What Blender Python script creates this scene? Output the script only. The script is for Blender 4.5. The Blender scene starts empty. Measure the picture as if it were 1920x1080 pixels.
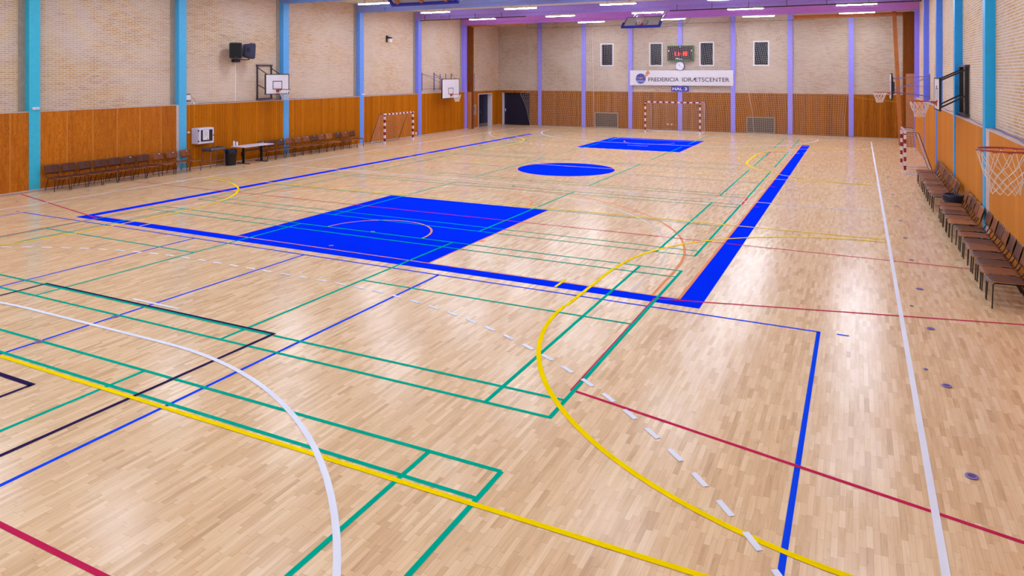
import bpy, bmesh, math, random
from mathutils import Vector, Matrix
random.seed(7)
S = 3.6                      # metres per building unit (one unit = the eye height)
C = bpy.context.scene.collection
PI = math.pi
# ---------------------------------------------------------------- camera
YAW = math.atan2(651, 1315)
cd = bpy.data.cameras.new('camera'); cam = bpy.data.objects.new('camera', cd); C.objects.link(cam)
cd.sensor_width = 36; cd.lens = 36*1315/1920; cd.shift_y = -403/1920; cd.clip_end = 200
cam.location = (0, 0, S); cam.rotation_euler = (PI/2, 0, YAW)
bpy.context.scene.camera = cam
vs = bpy.context.scene.view_settings
vs.view_transform = 'Standard'; vs.look = 'None'; vs.gamma = 1; vs.use_curve_mapping = False
vs.exposure = 0.98
# ---------------------------------------------------------------- helpers
ROOT = {}
class MB:
    def __init__(s): s.v = []; s.f = []; s.m = []; s.cur = 0
    def add(s, vs_, fs):
        b = len(s.v); s.v += [tuple(p) for p in vs_]
        for f in fs: s.f.append([b+i for i in f]); s.m.append(s.cur)
        return s
    def box(s, x0, x1, y0, y1, z0, z1):
        v = [(x, y, z) for z in (z0, z1) for y in (y0, y1) for x in (x0, x1)]
        return s.add(v, [(0,2,3,1),(4,5,7,6),(0,1,5,4),(2,6,7,3),(0,4,6,2),(1,3,7,5)])
    def obox(s, c, sz, M):          # oriented box, centre c, size sz, matrix M
        v = [Vector(c) + M @ Vector((sz[0]/2*a, sz[1]/2*b, sz[2]/2*d)) for d in (-1,1) for b in (-1,1) for a in (-1,1)]
        return s.add(v, [(0,2,3,1),(4,5,7,6),(0,1,5,4),(2,6,7,3),(0,4,6,2),(1,3,7,5)])
    def bar(s, p, q, w, h=None):    # rectangular bar p->q
        h = h or w; p = Vector(p); q = Vector(q); d = (q-p).normalized()
        up = Vector((0,0,1)) if abs(d.z) < .9 else Vector((0,1,0))
        a = d.cross(up).normalized(); b = a.cross(d)
        v = []
        for e in (p, q):
            for i, j in ((-1,-1),(1,-1),(1,1),(-1,1)): v.append(e + a*w/2*i + b*h/2*j)
        return s.add(v, [(3,2,1,0),(4,5,6,7),(0,1,5,4),(1,2,6,5),(2,3,7,6),(3,0,4,7)])
    def path(s, pts, r, n=6, closed=False, caps=True, r2=None):
        pts = [Vector(p) for p in pts]; k = len(pts); rings = []
        prev = None
        for i, p in enumerate(pts):
            if closed: d = pts[(i+1) % k] - pts[i-1]
            else: d = pts[min(i+1, k-1)] - pts[max(i-1, 0)]
            if d.length < 1e-9: d = Vector((0,0,1))
            d.normalize()
            if prev is None:
                up = Vector((0,0,1)) if abs(d.z) < .9 else Vector((1,0,0))
                a = d.cross(up).normalized()
            else:
                a = prev - d*prev.dot(d)
                a = a.normalized() if a.length > 1e-6 else d.orthogonal().normalized()
            prev = a; b = d.cross(a)
            rr = r if r2 is None else r + (r2-r)*i/(k-1)
            rings.append([p + a*rr*math.cos(2*PI*j/n) + b*rr*math.sin(2*PI*j/n) for j in range(n)])
        vv = [q for R in rings for q in R]; ff = []
        for i in range(k if closed else k-1):
            for j in range(n):
                i2 = (i+1) % k
                ff.append((i*n+j, i*n+(j+1) % n, i2*n+(j+1) % n, i2*n+j))
        if caps and not closed: ff += [tuple(range(n))[::-1], tuple((k-1)*n+j for j in range(n))]
        return s.add(vv, ff)
    def lathe(s, c, prof, n=24, cap=True):     # prof: [(r,z)] about vertical axis at c
        vv = []; ff = []
        for r, z in prof:
            vv += [(c[0]+r*math.cos(2*PI*j/n), c[1]+r*math.sin(2*PI*j/n), c[2]+z) for j in range(n)]
        for i in range(len(prof)-1):
            for j in range(n): ff.append((i*n+j, i*n+(j+1) % n, (i+1)*n+(j+1) % n, (i+1)*n+j))
        if cap:
            ff.append(tuple(range(n))[::-1]); ff.append(tuple((len(prof)-1)*n+j for j in range(n)))
        return s.add(vv, ff)
    def prism(s, poly, M, t):       # 2D polygon -> plate of thickness t along M's z
        n = len(poly)
        vv = [M @ Vector((x, y, 0)) for x, y in poly] + [M @ Vector((x, y, t)) for x, y in poly]
        ff = [tuple(range(n))[::-1], tuple(range(n, 2*n))] + [(i, (i+1) % n, n+(i+1) % n, n+i) for i in range(n)]
        return s.add(vv, ff)
    def flat(s, poly, z, t=None):
        n = len(poly); return s.add([(x, y, z) for x, y in poly], [tuple(range(n))])
    def build(s, name, mat, parent=None, local=False, smooth=False, bevel=0, label=None):
        o0 = Vector((0,0,0))
        if parent is not None and not local: o0 = ROOT.get(parent.name, o0)
        me = bpy.data.meshes.new(name)
        me.from_pydata([((p[0]-o0[0])*S, (p[1]-o0[1])*S, (p[2]-o0[2])*S) for p in s.v], [], s.f)
        mats = mat if isinstance(mat, (list, tuple)) else [mat]
        for m in mats: me.materials.append(m)
        if len(mats) > 1: me.polygons.foreach_set('material_index', s.m)
        bm = bmesh.new(); bm.from_mesh(me); bmesh.ops.recalc_face_normals(bm, faces=bm.faces); bm.to_mesh(me); bm.free()
        if smooth:
            for p in me.polygons: p.use_smooth = True
        o = bpy.data.objects.new(name, me); C.objects.link(o)
        if parent is not None:
            o.parent = parent; ROOT[o.name] = o0
        if bevel:
            md = o.modifiers.new('bevel', 'BEVEL'); md.width = bevel*S; md.segments = 2; md.limit_method = 'ANGLE'
        if label: o['label'] = label
        return o
def bx(*a): return MB().box(*a)
def thing(name, label, cat, loc=(0,0,0), rz=0, group=None):
    o = bpy.data.objects.new(name, None); C.objects.link(o)
    o.empty_display_size = .1
    o.location = [c*S for c in loc]; o.rotation_euler = (0,0,rz); o['label'] = label; o['category'] = cat
    if group: o['group'] = group
    ROOT[o.name] = Vector(loc)
    return o
def tag(o, label, cat, group=None):
    o['label'] = label; o['category'] = cat
    if group: o['group'] = group
    return o
def struct(o): o['kind'] = 'structure'; return o
def recentre(o, loc):       # move a one-mesh thing's origin to loc (units)
    d = Vector(loc)*S; o.data.transform(Matrix.Translation(-d)); o.location = d; return o
def copy_tree(o, parent=None):
    c = o.copy(); C.objects.link(c); c.parent = parent
    for ch in list(o.children): copy_tree(ch, c)
    return c
ORD = ['first','second','third','fourth','fifth','sixth','seventh','eighth','ninth','tenth','eleventh','twelfth','thirteenth','fourteenth']
# ---------------------------------------------------------------- materials
def lin(c): return tuple(((x/255)/12.92 if x/255 <= .04045 else ((x/255+.055)/1.055)**2.4) for x in c)+(1,)
class NT:
    def __init__(s, name, rough=.5, metal=0, spec=.5):
        s.m = bpy.data.materials.new(name); s.m.use_nodes = True; s.t = s.m.node_tree
        s.b = s.t.nodes['Principled BSDF']; s.b.inputs['Roughness'].default_value = rough
        s.b.inputs['Metallic'].default_value = metal; s.b.inputs['Specular IOR Level'].default_value = spec
    def n(s, typ, **kw):
        nd = s.t.nodes.new(typ)
        for k, v in kw.items(): setattr(nd, k, v)
        return nd
    def l(s, a, b): s.t.links.new(a, b)
    def math(s, op, a, b=None, c=None):
        nd = s.n('ShaderNodeMath', operation=op)
        for i, x in enumerate((a, b, c)):
            if x is None: continue
            if isinstance(x, (int, float)): nd.inputs[i].default_value = x
            else: s.l(x, nd.inputs[i])
        return nd.outputs[0]
    def mix(s, f, a, b, blend='MIX'):
        nd = s.n('ShaderNodeMix', data_type='RGBA', blend_type=blend)
        for sock, x in ((nd.inputs[0], f), (nd.inputs[6], a), (nd.inputs[7], b)):
            if isinstance(x, (int, float)): sock.default_value = x
            elif isinstance(x, tuple): sock.default_value = x
            else: s.l(x, sock)
        return nd.outputs[2]
    def ramp(s, f, stops, interp='LINEAR'):
        nd = s.n('ShaderNodeValToRGB'); s.l(f, nd.inputs[0]); cr = nd.color_ramp; cr.interpolation = interp
        while len(cr.elements) < len(stops): cr.elements.new(.5)
        for e, (p, c) in zip(cr.elements, stops): e.position = p; e.color = c
        return nd.outputs[0]
    def coords(s, kind='Object'):
        tc = s.n('ShaderNodeTexCoord'); sp = s.n('ShaderNodeSeparateXYZ'); s.l(tc.outputs[kind], sp.inputs[0])
        return sp.outputs
    def vec(s, x, y, z=0.0):
        nd = s.n('ShaderNodeCombineXYZ')
        for i, q in enumerate((x, y, z)):
            if isinstance(q, (int, float)): nd.inputs[i].default_value = q
            else: s.l(q, nd.inputs[i])
        return nd.outputs[0]
    def noise(s, v, scale, detail=3, rough=.5, dist=0):
        nd = s.n('ShaderNodeTexNoise'); s.l(v, nd.inputs['Vector']); nd.inputs['Scale'].default_value = scale
        nd.inputs['Detail'].default_value = detail; nd.inputs['Roughness'].default_value = rough; nd.inputs['Distortion'].default_value = dist
        return nd.outputs[0]
    def white(s, v):
        nd = s.n('ShaderNodeTexWhiteNoise', noise_dimensions='3D'); s.l(v, nd.inputs[0]); return nd.outputs[0]
    def col(s, c): s.l(c, s.b.inputs['Base Color'])
    def bump(s, h, strength=.3, dist=.01):
        nd = s.n('ShaderNodeBump'); s.l(h, nd.inputs['Height']); nd.inputs['Strength'].default_value = strength
        nd.inputs['Distance'].default_value = dist; s.l(nd.outputs[0], s.b.inputs['Normal'])
def plain(name, rgb, rough=.5, metal=0, var=.06, scale=8, spec=.5):
    k = NT(name, rough, metal, spec); tc = k.n('ShaderNodeTexCoord')
    nz = k.noise(tc.outputs['Object'], scale, 4)
    c = lin(rgb); d = tuple(x*(1-var*2) for x in c[:3])+(1,); e = tuple(min(1, x*(1+var)) for x in c[:3])+(1,)
    k.col(k.ramp(nz, [(.3, d), (.7, e)])); return k.m
def emit(name, rgb, st):
    k = NT(name, .5); k.b.inputs['Base Color'].default_value = lin(rgb)
    k.b.inputs['Emission Color'].default_value = lin(rgb); k.b.inputs['Emission Strength'].default_value = st; return k.m

def floor_mat():
    k = NT('maple_parquet', .2, 0, .15)
    x, y, z = k.coords()
    w = .0135*S; L = .17*S
    fx = k.math('DIVIDE', x, w); row = k.math('FLOOR', fx)
    off = k.white(k.vec(row, 3.3, 1.7))
    fy = k.math('ADD', k.math('DIVIDE', y, L), k.math('MULTIPLY', off, 7.31))
    # cells of uneven length: warp inside the cell pair
    col_ = k.math('FLOOR', fy)
    r1 = k.white(k.vec(row, col_, .5)); 
    # second, shorter split of some boards
    fr = k.math('FRACT', fy); cut = k.math('ADD', .35, k.math('MULTIPLY', k.white(k.vec(row, col_, 4.5)), .4))
    half = k.math('GREATER_THAN', fr, cut)
    rid = k.white(k.vec(row, col_, half))
    base = k.ramp(rid, [(0, lin((203,170,141))), (.10, lin((218,187,158))), (.45, lin((230,202,174))), (.8, lin((238,215,190))), (1, lin((244,226,205)))])
    gv = k.vec(k.math('MULTIPLY', x, 14.0), k.math('ADD', y, k.math('MULTIPLY', rid, 40.0)), k.math('MULTIPLY', rid, 9.0))
    gr = k.noise(gv, 2.2, 5, .6, .8)
    c = k.mix(.55, base, k.ramp(gr, [(.3, lin((196,158,128))), (.52, lin((232,206,180))), (.75, lin((244,226,206)))]), 'MIX')
    c = k.mix(.6, base, c)
    knots = k.noise(k.vec(k.math('MULTIPLY', x, 2.2), k.math('MULTIPLY', y, .9), rid), 3.0, 2, .5, .3)
    c = k.mix(k.ramp(knots, [(.70, (0,0,0,1)), (.80, (.45,.45,.45,1))]), c, lin((170,122,88)))
    fx2 = k.math('FRACT', fx)
    e1 = k.math('MINIMUM', fx2, k.math('SUBTRACT', 1, fx2))
    gap = k.math('LESS_THAN', e1, .018)
    e2 = k.math('LESS_THAN', k.math('MINIMUM', k.math('MINIMUM', fr, k.math('SUBTRACT', 1, fr)), k.math('ABSOLUTE', k.math('SUBTRACT', fr, cut))), .003)
    g = k.math('MAXIMUM', gap, e2)
    c = k.mix(k.math('MULTIPLY', g, .38), c, lin((140,100,72)))
    c = k.mix(1.0, c, (1.0, .85, .69, 1), 'MULTIPLY')
    k.col(c)
    rn = k.noise(k.vec(x, y, 0.0), .6, 3)
    k.l(k.math('ADD', .19, k.math('MULTIPLY', rn, .03)), k.b.inputs['Roughness'])
    return k.m

def brick_mat(name, axis, c1, c2, mortar):
    k = NT(name, .9, 0, .2); co = k.coords()
    h = co[0] if axis == 'x' else co[1]
    br = k.n('ShaderNodeTexBrick'); k.l(k.vec(h, co[2], 0.0), br.inputs['Vector'])
    br.inputs['Scale'].default_value = 1; br.inputs['Brick Width'].default_value = .0625*S; br.inputs['Row Height'].default_value = .0172*S
    br.inputs['Mortar Size'].default_value = .0026*S; br.inputs['Mortar Smooth'].default_value = .3; br.inputs['Bias'].default_value = -.1
    br.offset = .5
    rid = k.white(k.vec(k.math('FLOOR', k.math('ADD', k.math('DIVIDE', h, .0625*S), k.math('MULTIPLY', k.math('MODULO', k.math('FLOOR', k.math('DIVIDE', co[2], .0172*S)), 2), .5))), k.math('FLOOR', k.math('DIVIDE', co[2], .0172*S)), 1.0))
    cc = k.ramp(rid, [(0, lin((160,120,84))), (.015, lin(c1)), (.5, lin(c2)), (.93, lin(tuple(min(255, q+10) for q in c2))), (1, lin(c1))])
    big = k.ramp(k.noise(k.vec(h, co[2], 0.0), .5, 3), [(.35, (0,0,0,1)), (.65, (1,1,1,1))])
    cc = k.mix(k.math('MULTIPLY', big, .5), cc, lin((222,204,184)))
    fine = k.noise(k.vec(h, co[2], 0.0), 40, 3)
    cc = k.mix(k.math('MULTIPLY', fine, .25), cc, lin((190,150,108)))
    br.inputs['Color1'].default_value = (1,1,1,1); br.inputs['Color2'].default_value = (1,1,1,1)
    c = k.mix(br.outputs['Fac'], cc, lin(mortar)); k.col(c)
    k.bump(k.math('SUBTRACT', 1, br.outputs['Fac']), .35, .006)
    return k.m

def plank_mat(name, axis, w, dark, mid, light, groove=.03, rough=.5, gcol=(70,28,4), streak=.5):
    k = NT(name, rough, 0, .06); co = k.coords()
    h = co[0] if axis == 'x' else co[1]
    fx = k.math('DIVIDE', h, w*S); row = k.math('FLOOR', fx); fr = k.math('FRACT', fx)
    rid = k.white(k.vec(row, 5.1, 2.2))
    base = k.ramp(rid, [(0, lin(dark)), (.35, lin(mid)), (.8, lin(mid)), (1, lin(light))])
    gv = k.vec(k.math('MULTIPLY', h, 16.0), k.math('ADD', k.math('MULTIPLY', co[2], 1.0), k.math('MULTIPLY', rid, 30)), rid)
    gr = k.noise(gv, 1.6, 5, .6, 1.2)
    c = k.mix(streak, base, k.ramp(gr, [(.25, lin(dark)), (.5, lin(mid)), (.75, lin(light))]))
    kn = k.noise(k.vec(k.math('MULTIPLY', h, 3.0), co[2], rid), 4.5, 1)
    c = k.mix(k.ramp(kn, [(.74, (0,0,0,1)), (.80, (.7,.7,.7,1))]), c, lin((92,40,12)))
    e = k.math('MINIMUM', fr, k.math('SUBTRACT', 1, fr))
    g = k.math('LESS_THAN', e, groove)
    c = k.mix(k.math('MULTIPLY', g, .8), c, lin(gcol)); k.col(c)
    k.bump(k.math('SUBTRACT', 1, g), .4, .004)
    return k.m

def ply_mat(name, dark, mid, light):      # plywood with cathedral figure and pale seams, boards along Y
    k = NT(name, .45, 0, .2); co = k.coords()
    fx = k.math('DIVIDE', k.math('SUBTRACT', co[1], 3.565*S), .232*S); row = k.math('FLOOR', fx); fr = k.math('FRACT', fx)
    rid = k.white(k.vec(row, 1.1, 2.2))
    v = k.vec(k.math('MULTIPLY', co[1], 4.5), k.math('ADD', k.math('MULTIPLY', co[2], .55), k.math('MULTIPLY', rid, 17)), rid)
    nz = k.noise(v, 1.5, 3, .55, 2.2)
    rings = k.math('FRACT', k.math('MULTIPLY', nz, 11.0))
    c = k.ramp(nz, [(.3, lin(mid)), (.6, lin(light))])
    c = k.mix(k.ramp(rings, [(.0, (.8,.8,.8,1)), (.18, (0,0,0,1)), (.85, (0,0,0,1)), (1, (.8,.8,.8,1))]), c, lin(dark))
    c = k.mix(k.math('MULTIPLY', rid, .35), c, lin(dark))
    e = k.math('MINIMUM', fr, k.math('SUBTRACT', 1, fr))
    c = k.mix(k.math('MULTIPLY', k.math('LESS_THAN', e, .012), .8), c, lin((216,150,70)))
    k.col(c); return k.m

def stripe_mat(name, axis, period, off=0.0):
    k = NT(name, .35); co = k.coords(); a = co['xyz'.index(axis)]
    f = k.math('FRACT', k.math('ADD', k.math('DIVIDE', a, period*S), off))
    k.col(k.mix(k.math('GREATER_THAN', f, .5), lin((228,215,225)), lin((140,22,32)))); return k.m

M = {}
M['floor'] = floor_mat()
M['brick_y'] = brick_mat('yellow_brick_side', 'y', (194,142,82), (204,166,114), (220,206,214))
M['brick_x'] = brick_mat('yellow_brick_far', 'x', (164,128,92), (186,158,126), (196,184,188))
M['plank_y'] = plank_mat('pine_boards_side', 'y', .034, (152,78,4), (186,104,8), (208,124,20))
M['plank_x'] = plank_mat('pine_boards_far', 'x', .034, (106,54,8), (156,90,22), (188,114,36), streak=.6)
M['veneer'] = plank_mat('veneer_boards_right', 'y', .105, (184,106,26), (206,124,36), (220,138,48), groove=.008, streak=.35, gcol=(160,92,36))
M['ply'] = ply_mat('figured_plywood', (120,54,4), (190,100,8), (214,122,16))
M['darkwood'] = plank_mat('brown_post_wood', 'x', .2, (90,44,14), (122,64,24), (140,78,32), groove=.0)
M['tanwood'] = plain('tan_veneer', (186,120,68), .5)
M['beamwood'] = plain('laminated_beam_wood', (196,112,44), .5, var=.10, scale=3)
M['cream'] = plain('cream_ceiling', (222,214,196), .8)
M['stone'] = plain('beige_concrete', (168,152,138), .8)
M['beige'] = plain('pink_beige_paint', (206,176,170), .6)
M['white'] = plain('white_paint', (232,224,232), .45, var=.02)
M['lilacwhite'] = plain('white_enamel', (224,212,236), .4, var=.02)
M['black'] = plain('black_steel', (26,22,26), .4, var=.1)
M['frame'] = plain('dark_chair_tube', (44,36,38), .35, .3, var=.1)
M['greysteel'] = plain('grey_steel', (112,104,118), .4, .3)
M['darksteel'] = plain('dark_frame_steel', (66,58,76), .4, .2)
M['purplesteel'] = plain('violet_steel', (120,100,160), .4, .2)
M['navy'] = plain('navy_door_paint', (10,10,44), .45, var=.05)
M['blackrubber'] = plain('black_plastic', (18,15,26), .35, var=.1)
M['speaker'] = plain('speaker_shell', (44,42,78), .45, var=.08)
M['grille'] = plain('speaker_grille', (8,8,12), .7)
M['red'] = plain('red_rim', (170,50,45), .4)
M['orangered'] = plain('rim_bracket_red', (190,70,50), .4)
M['net'] = plain('white_net_cord', (228,212,206), .8, var=.02)
M['pad'] = plain('blue_padding', (16,26,150), .45)
M['board'] = plain('backboard_white', (232,222,232), .35, var=.02)
M['boardgrey'] = plain('backboard_dull', (176,166,160), .45, var=.03)
M['plyback'] = plain('board_back', (150,126,98), .6)
M['glassdark'] = plain('dark_window_glass', (14,12,34), .15, var=.5, scale=1.2)
M['green'] = plain('scoreboard_green', (20,120,50), .4)
M['scoreface'] = plain('scoreboard_face', (52,10,34), .4, var=.15)
M['digits'] = emit('red_digits', (255,40,30), 3.0)
M['signblue'] = plain('sign_blue', (14,20,170), .4, var=.03)
M['globe'] = plain('globe_blue', (44,62,170), .4, var=.2, scale=14)
M['orange'] = plain('logo_orange', (226,140,66), .5, var=.04)
M['ink'] = plain('sign_ink', (40,26,50), .5)
M['paper'] = plain('paper', (232,226,240), .7, var=.01)
M['cable_violet'] = plain('violet_cable', (110,84,150), .5)
M['yellowcord'] = plain('yellow_cord', (170,140,10), .6)
M['vent'] = plain('vent_grey', (112,92,76), .5)
M['lamphousing'] = plain('lamp_housing', (236,230,226), .5, var=.01)
M['lamp'] = emit('lamp_tube', (214,235,255), 46.0); LAMPN = emit('lamp_tube_dimmed', (214,235,255), 41.0); LAMPF = emit('lamp_tube_boosted', (216,234,250), 60.0)  # emission set by row: far tubes boosted for the far floor, near dimmed
M['disc'] = plain('floor_disc_steel', (138,112,190), .35, .1, var=.1)
M['discdark'] = plain('floor_disc_core', (78,60,130), .4, .1)
M['stz_far'] = stripe_mat('stripes_far_post', 'z', .099, .0); M['stx_far'] = stripe_mat('stripes_far_bar', 'x', .099, .15)
M['stz'] = stripe_mat('stripes_post', 'z', .087, .0); M['sty'] = stripe_mat('stripes_bar', 'y', .087, .1)
# court paint
def paint(name, rgb): return plain(name, rgb, .34, var=.015, scale=3, spec=0)
PB = paint('court_blue', (4,44,240)); PG = paint('court_green', (0,168,142)); PY = paint('court_yellow', (252,212,0))
PW = paint('court_white', (234,230,246)); PR = paint('court_red', (198,38,84)); PK = paint('court_black', (48,32,78))
PO = paint('court_orange', (232,146,100)); PP = paint('court_pale', (224,204,186))
PG2 = paint('court_green_faint', (120,170,130)); PY2 = paint('court_yellow_faint', (238,196,80)); PBT = paint('court_blue_thin', (20,70,235))
# ---------------------------------------------------------------- room shell
XL, XR, YF, YB = -6.25, .668, 12.13, -.8
ZP, ZB, ZC = .675, 1.845, 1.97
XLB, XRB, YFB = XL-.062, XR+.046, YF+.02
XO1, XO2, YO1 = -6.45, .86, 12.36
floor = struct(bx(XO1, XO2, YB-.1, YO1, -.05, 0).build('floor', M['floor']))
ceil = struct(bx(XO1, XO2, YB-.1, YO1, ZC, ZC+.05).build('ceiling', M['cream']))
# left wall: brick above, boards below, opening for the door
D1 = (11.24, 11.76, .615)
wl = struct(bx(XO1, XLB, YB-.1, YO1, ZP, ZC).build('wall_left', M['brick_y']))
m = MB(); cols = [3.523, 4.97, 6.425, 7.874, 9.325, 10.772]
bx(XO1, XL, YB, cols[1]-.045, 0, ZP-.006).build('plywood_paneling', M['ply'], wl)
bx(XO1, XL, cols[1]-.045, D1[0], 0, ZP-.006).build('board_paneling', M['plank_y'], wl)
m = bx(XO1, XL, D1[1], YO1, 0, ZP-.006); m.box(XO1, XL, D1[0], D1[1], D1[2], ZP-.006); m.build('board_paneling', M['plank_y'], wl)
bx(XLB, XL+.004, YB, YF, ZP-.006, ZP).build('ledge', M['beige'], wl)
for yc in cols:
    bx(XLB, XLB+.006, yc-.045-.05, yc-.045, ZP, ZC).build('joint_strip', M['stone'], wl)
bx(XL, XL+.004, 4.895, 4.925, 0, ZP-.006).build('end_stile', M['beige'], wl)
# right wall
wr = struct(bx(XRB, XO2, YB-.1, YO1, ZP, ZC).build('wall_right', M['brick_y']))
bx(XR, XO2, YB, YO1, 0, ZP-.006).build('veneer_paneling', M['veneer'], wr)
bx(XR-.004, XRB, YB, YF, ZP-.006, ZP).build('ledge', M['beige'], wr)
bx(XR-.002, XR, 4.80, 4.925, 0, ZP-.006).build('end_stile', M['beige'], wr)
# far wall with door opening and four window openings
D2 = (-6.21, -5.631, .62)
wins = [(-4.217,-3.971,1.125,1.537), (-3.317,-3.077,1.121,1.533), (-2.446,-2.2,1.118,1.532), (-1.569,-1.319,1.117,1.53)]
m = MB(); xs = XO1
for (a, b, c_, d) in wins:
    m.box(xs, a, YFB, YO1, ZP, ZC); m.box(a, b, YFB, YO1, ZP, c_); m.box(a, b, YFB, YO1, d, ZC); xs = b
m.box(xs, XO2, YFB, YO1, ZP, ZC)
wf = struct(m.build('wall_far', M['brick_x']))
m = bx(XO1, D2[0], YF, YO1, 0, ZP-.006); m.box(D2[0], D2[1], YF, YO1, D2[2], ZP-.006); m.box(D2[1], XO2, YF, YO1, 0, ZP-.006)
m.build('board_paneling', M['plank_x'], wf)
bx(XL, XR, YF-.004, YFB, ZP-.006, ZP).build('ledge', M['beige'], wf)
wb = struct(bx(XO1, XO2, YB-.15, YB, 0, ZC).build('wall_back', M['cream']))
# baseboards
m = bx(XL, XL+.008, YB, D1[0], .004, .016); m.box(XL, XL+.008, D1[1], YF, .004, .016)
struct(m.build('baseboard_left', M['beige']))
m = bx(D2[1], XR, YF-.008, YF, .003, .012); m.box(D2[1], XR, YF-.012, YF-.008, .0, .006)
struct(m.build('baseboard_far', M['stone']))
struct(bx(XR-.008, XR, YB, YF, .003, .014).build('baseboard_right', M['beige']))
# windows
for i, (a, b, c_, d) in enumerate(wins):
    w = .02; m = MB(); y0, y1 = YFB-.012, YFB+.05
    m.box(a, a+w, y0, y1, c_, d); m.box(b-w, b, y0, y1, c_, d); m.box(a+w, b-w, y0, y1, c_, c_+w); m.box(a+w, b-w, y0, y1, d-w, d)
    o = struct(m.build('window_%d' % (i+1), M['white']))
    bx(a+w, b-w, YFB+.03, YFB+.04, c_+w, d-w).build('pane', M['glassdark'], o)
# doors
def door_set(n, leafs, frame, lab=None):
    o = struct(frame.build('door_%d' % n, M['lilacwhite'])); return o
m = MB(); xb = XL-.085
m.box(xb, XL+.004, D1[0]-.006, D1[0]+.008, 0, D1[2]+.006); m.box(xb, XL+.004, D1[1]-.008, D1[1]+.006, 0, D1[2]+.006); m.box(xb, XL+.004, D1[0], D1[1], D1[2]-.008, D1[2]+.006)
d1 = struct(m.build('door_1', M['lilacwhite']))
ym = D1[0]+.2
lf = bx(xb-.012, xb, D1[0]+.008, ym-.002, .0, D1[2]-.008).build('door_leaf', M['navy'], d1)
lf2 = bx(xb-.012, xb, ym+.002, D1[1]-.008, .0, D1[2]-.008).build('door_leaf', M['navy'], d1)
bx(xb, xb+.003, D1[0]+.01, D1[1]-.01, .004, .06).build('kick_plate', M['greysteel'], d1)
MB().bar((xb+.008, ym+.015, .27), (xb+.008, ym+.05, .27), .006).box(xb, xb+.004, ym+.008, ym+.02, .25, .30).build('handle', M['greysteel'], lf2)
m = MB(); yb = YF+.07
m.box(D2[0]-.004, D2[0]+.008, YF-.004, yb, 0, D2[2]+.006)
d2 = struct(m.build('door_2', M['lilacwhite']))
bx(D2[1]-.004, D2[1], YF+.001, yb, 0, D2[2]).build('right_jamb', M['navy'], d2)
dl = bx(D2[0]+.008, D2[1]-.006, yb-.002, yb+.01, 0, D2[2]-.006).build('door_leaf', M['navy'], d2)
bx(D2[0]+.025, D2[0]+.04, yb-.006, yb-.002, .26, .31).build('handle', M['lilacwhite'], dl)

# ---------------------------------------------------------------- court markings (painted on the floor: parts of it)
ZL = [0]
def lay():
    ZL[0] += 1; return .00012 + ZL[0]*.000035
def mark(name, polys, mat, z=None):
    z = z or lay(); m = MB()
    for p in polys: m.flat(p, z)
    o = m.build(name, mat, floor)
    for p in o.data.polygons:
        if p.normal.z < 0: p.flip()
    return o
def H_(y, x0, x1, w): return [(x0, y-w/2), (x1, y-w/2), (x1, y+w/2), (x0, y+w/2)]
def V_(x, y0, y1, w): return [(x-w/2, y0), (x+w/2, y0), (x+w/2, y1), (x-w/2, y1)]
def seg(a, b, w):
    d = Vector((b[0]-a[0], b[1]-a[1])).normalized(); n = Vector((-d.y, d.x))*w/2
    return [(a[0]+n.x, a[1]+n.y), (a[0]-n.x, a[1]-n.y), (b[0]-n.x, b[1]-n.y), (b[0]+n.x, b[1]+n.y)]
def arc(cx, cy, r, a0, a1, w, n=40):
    out = []
    for i in range(n):
        t0 = math.radians(a0+(a1-a0)*i/n); t1 = math.radians(a0+(a1-a0)*(i+1)/n)
        out.append([(cx+(r-w/2)*math.cos(t0), cy+(r-w/2)*math.sin(t0)), (cx+(r+w/2)*math.cos(t0), cy+(r+w/2)*math.sin(t0)),
                    (cx+(r+w/2)*math.cos(t1), cy+(r+w/2)*math.sin(t1)), (cx+(r-w/2)*math.cos(t1), cy+(r-w/2)*math.sin(t1))])
    return out
W = .0148; XC = -2.735
# basketball bands and keys
mark('blue_boundary_band', [[(-4.88,3.02),(-.608,3.02),(-.608,3.106),(-4.88,3.106)], [(-.708,3.106),(-.608,3.106),(-.608,10.49),(-.708,10.49)],
      [(-4.88,3.106),(-4.80,3.106),(-4.80,10.49),(-4.88,10.49)], H_(10.486, -4.88, -.608, .014)], PB)
mark('blue_key', [[(-3.428,3.106),(-2.035,3.106),(-2.035,4.70),(-3.428,4.70)]], PB)
mark('blue_key', [[(-3.428,8.87),(-2.035,8.87),(-2.035,10.48),(-3.428,10.48)]], PB)
mark('center_circle', [[(XC+.505*math.cos(2*PI*i/64), 6.79+.505*math.sin(2*PI*i/64)) for i in range(64)]], PB)
o_ = [V_(-.7155, 3.112, 10.48, .015), V_(-4.793, 3.112, 10.48, .012), H_(3.112, -4.80, -.708, .011), V_(-3.434, 3.11, 4.71, .009), V_(-2.029, 3.11, 4.71, .010),
      V_(-3.434, 8.86, 10.48, .009), V_(-2.029, 8.86, 10.48, .009)]
mark('orange_inner_border', o_, PO)
mark('center_circle_rim', arc(XC, 6.79, .508, 0, 360, .012, 64), PO)
for yb_, sg in ((3.56, 1), (10.03, -1)):
    a0 = 0 if sg > 0 else 180
    R3 = 1.90; e = -.0
    mark('three_point_line', arc(XC, yb_, R3, a0, a0+180, W) + [V_(XC-R3, *sorted((yb_, yb_-sg*.45)), W), V_(XC+R3, *sorted((yb_, yb_-sg*.45)), W)], PO)
    mark('restricted_arc', arc(XC, yb_, .365, a0, a0+180, .013, 24), PO)
    yf = yb_+sg*1.14
    mark('free_throw_circle', arc(XC, yf, .52, a0, a0+180, .012, 24), PO)
mark('old_three_point_line', arc(XC, 3.56, 1.80, 0, 180, W)+[V_(XC+1.80, 3.11, 3.56, W), V_(XC-1.80, 3.11, 3.56, W)], PP)
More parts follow.
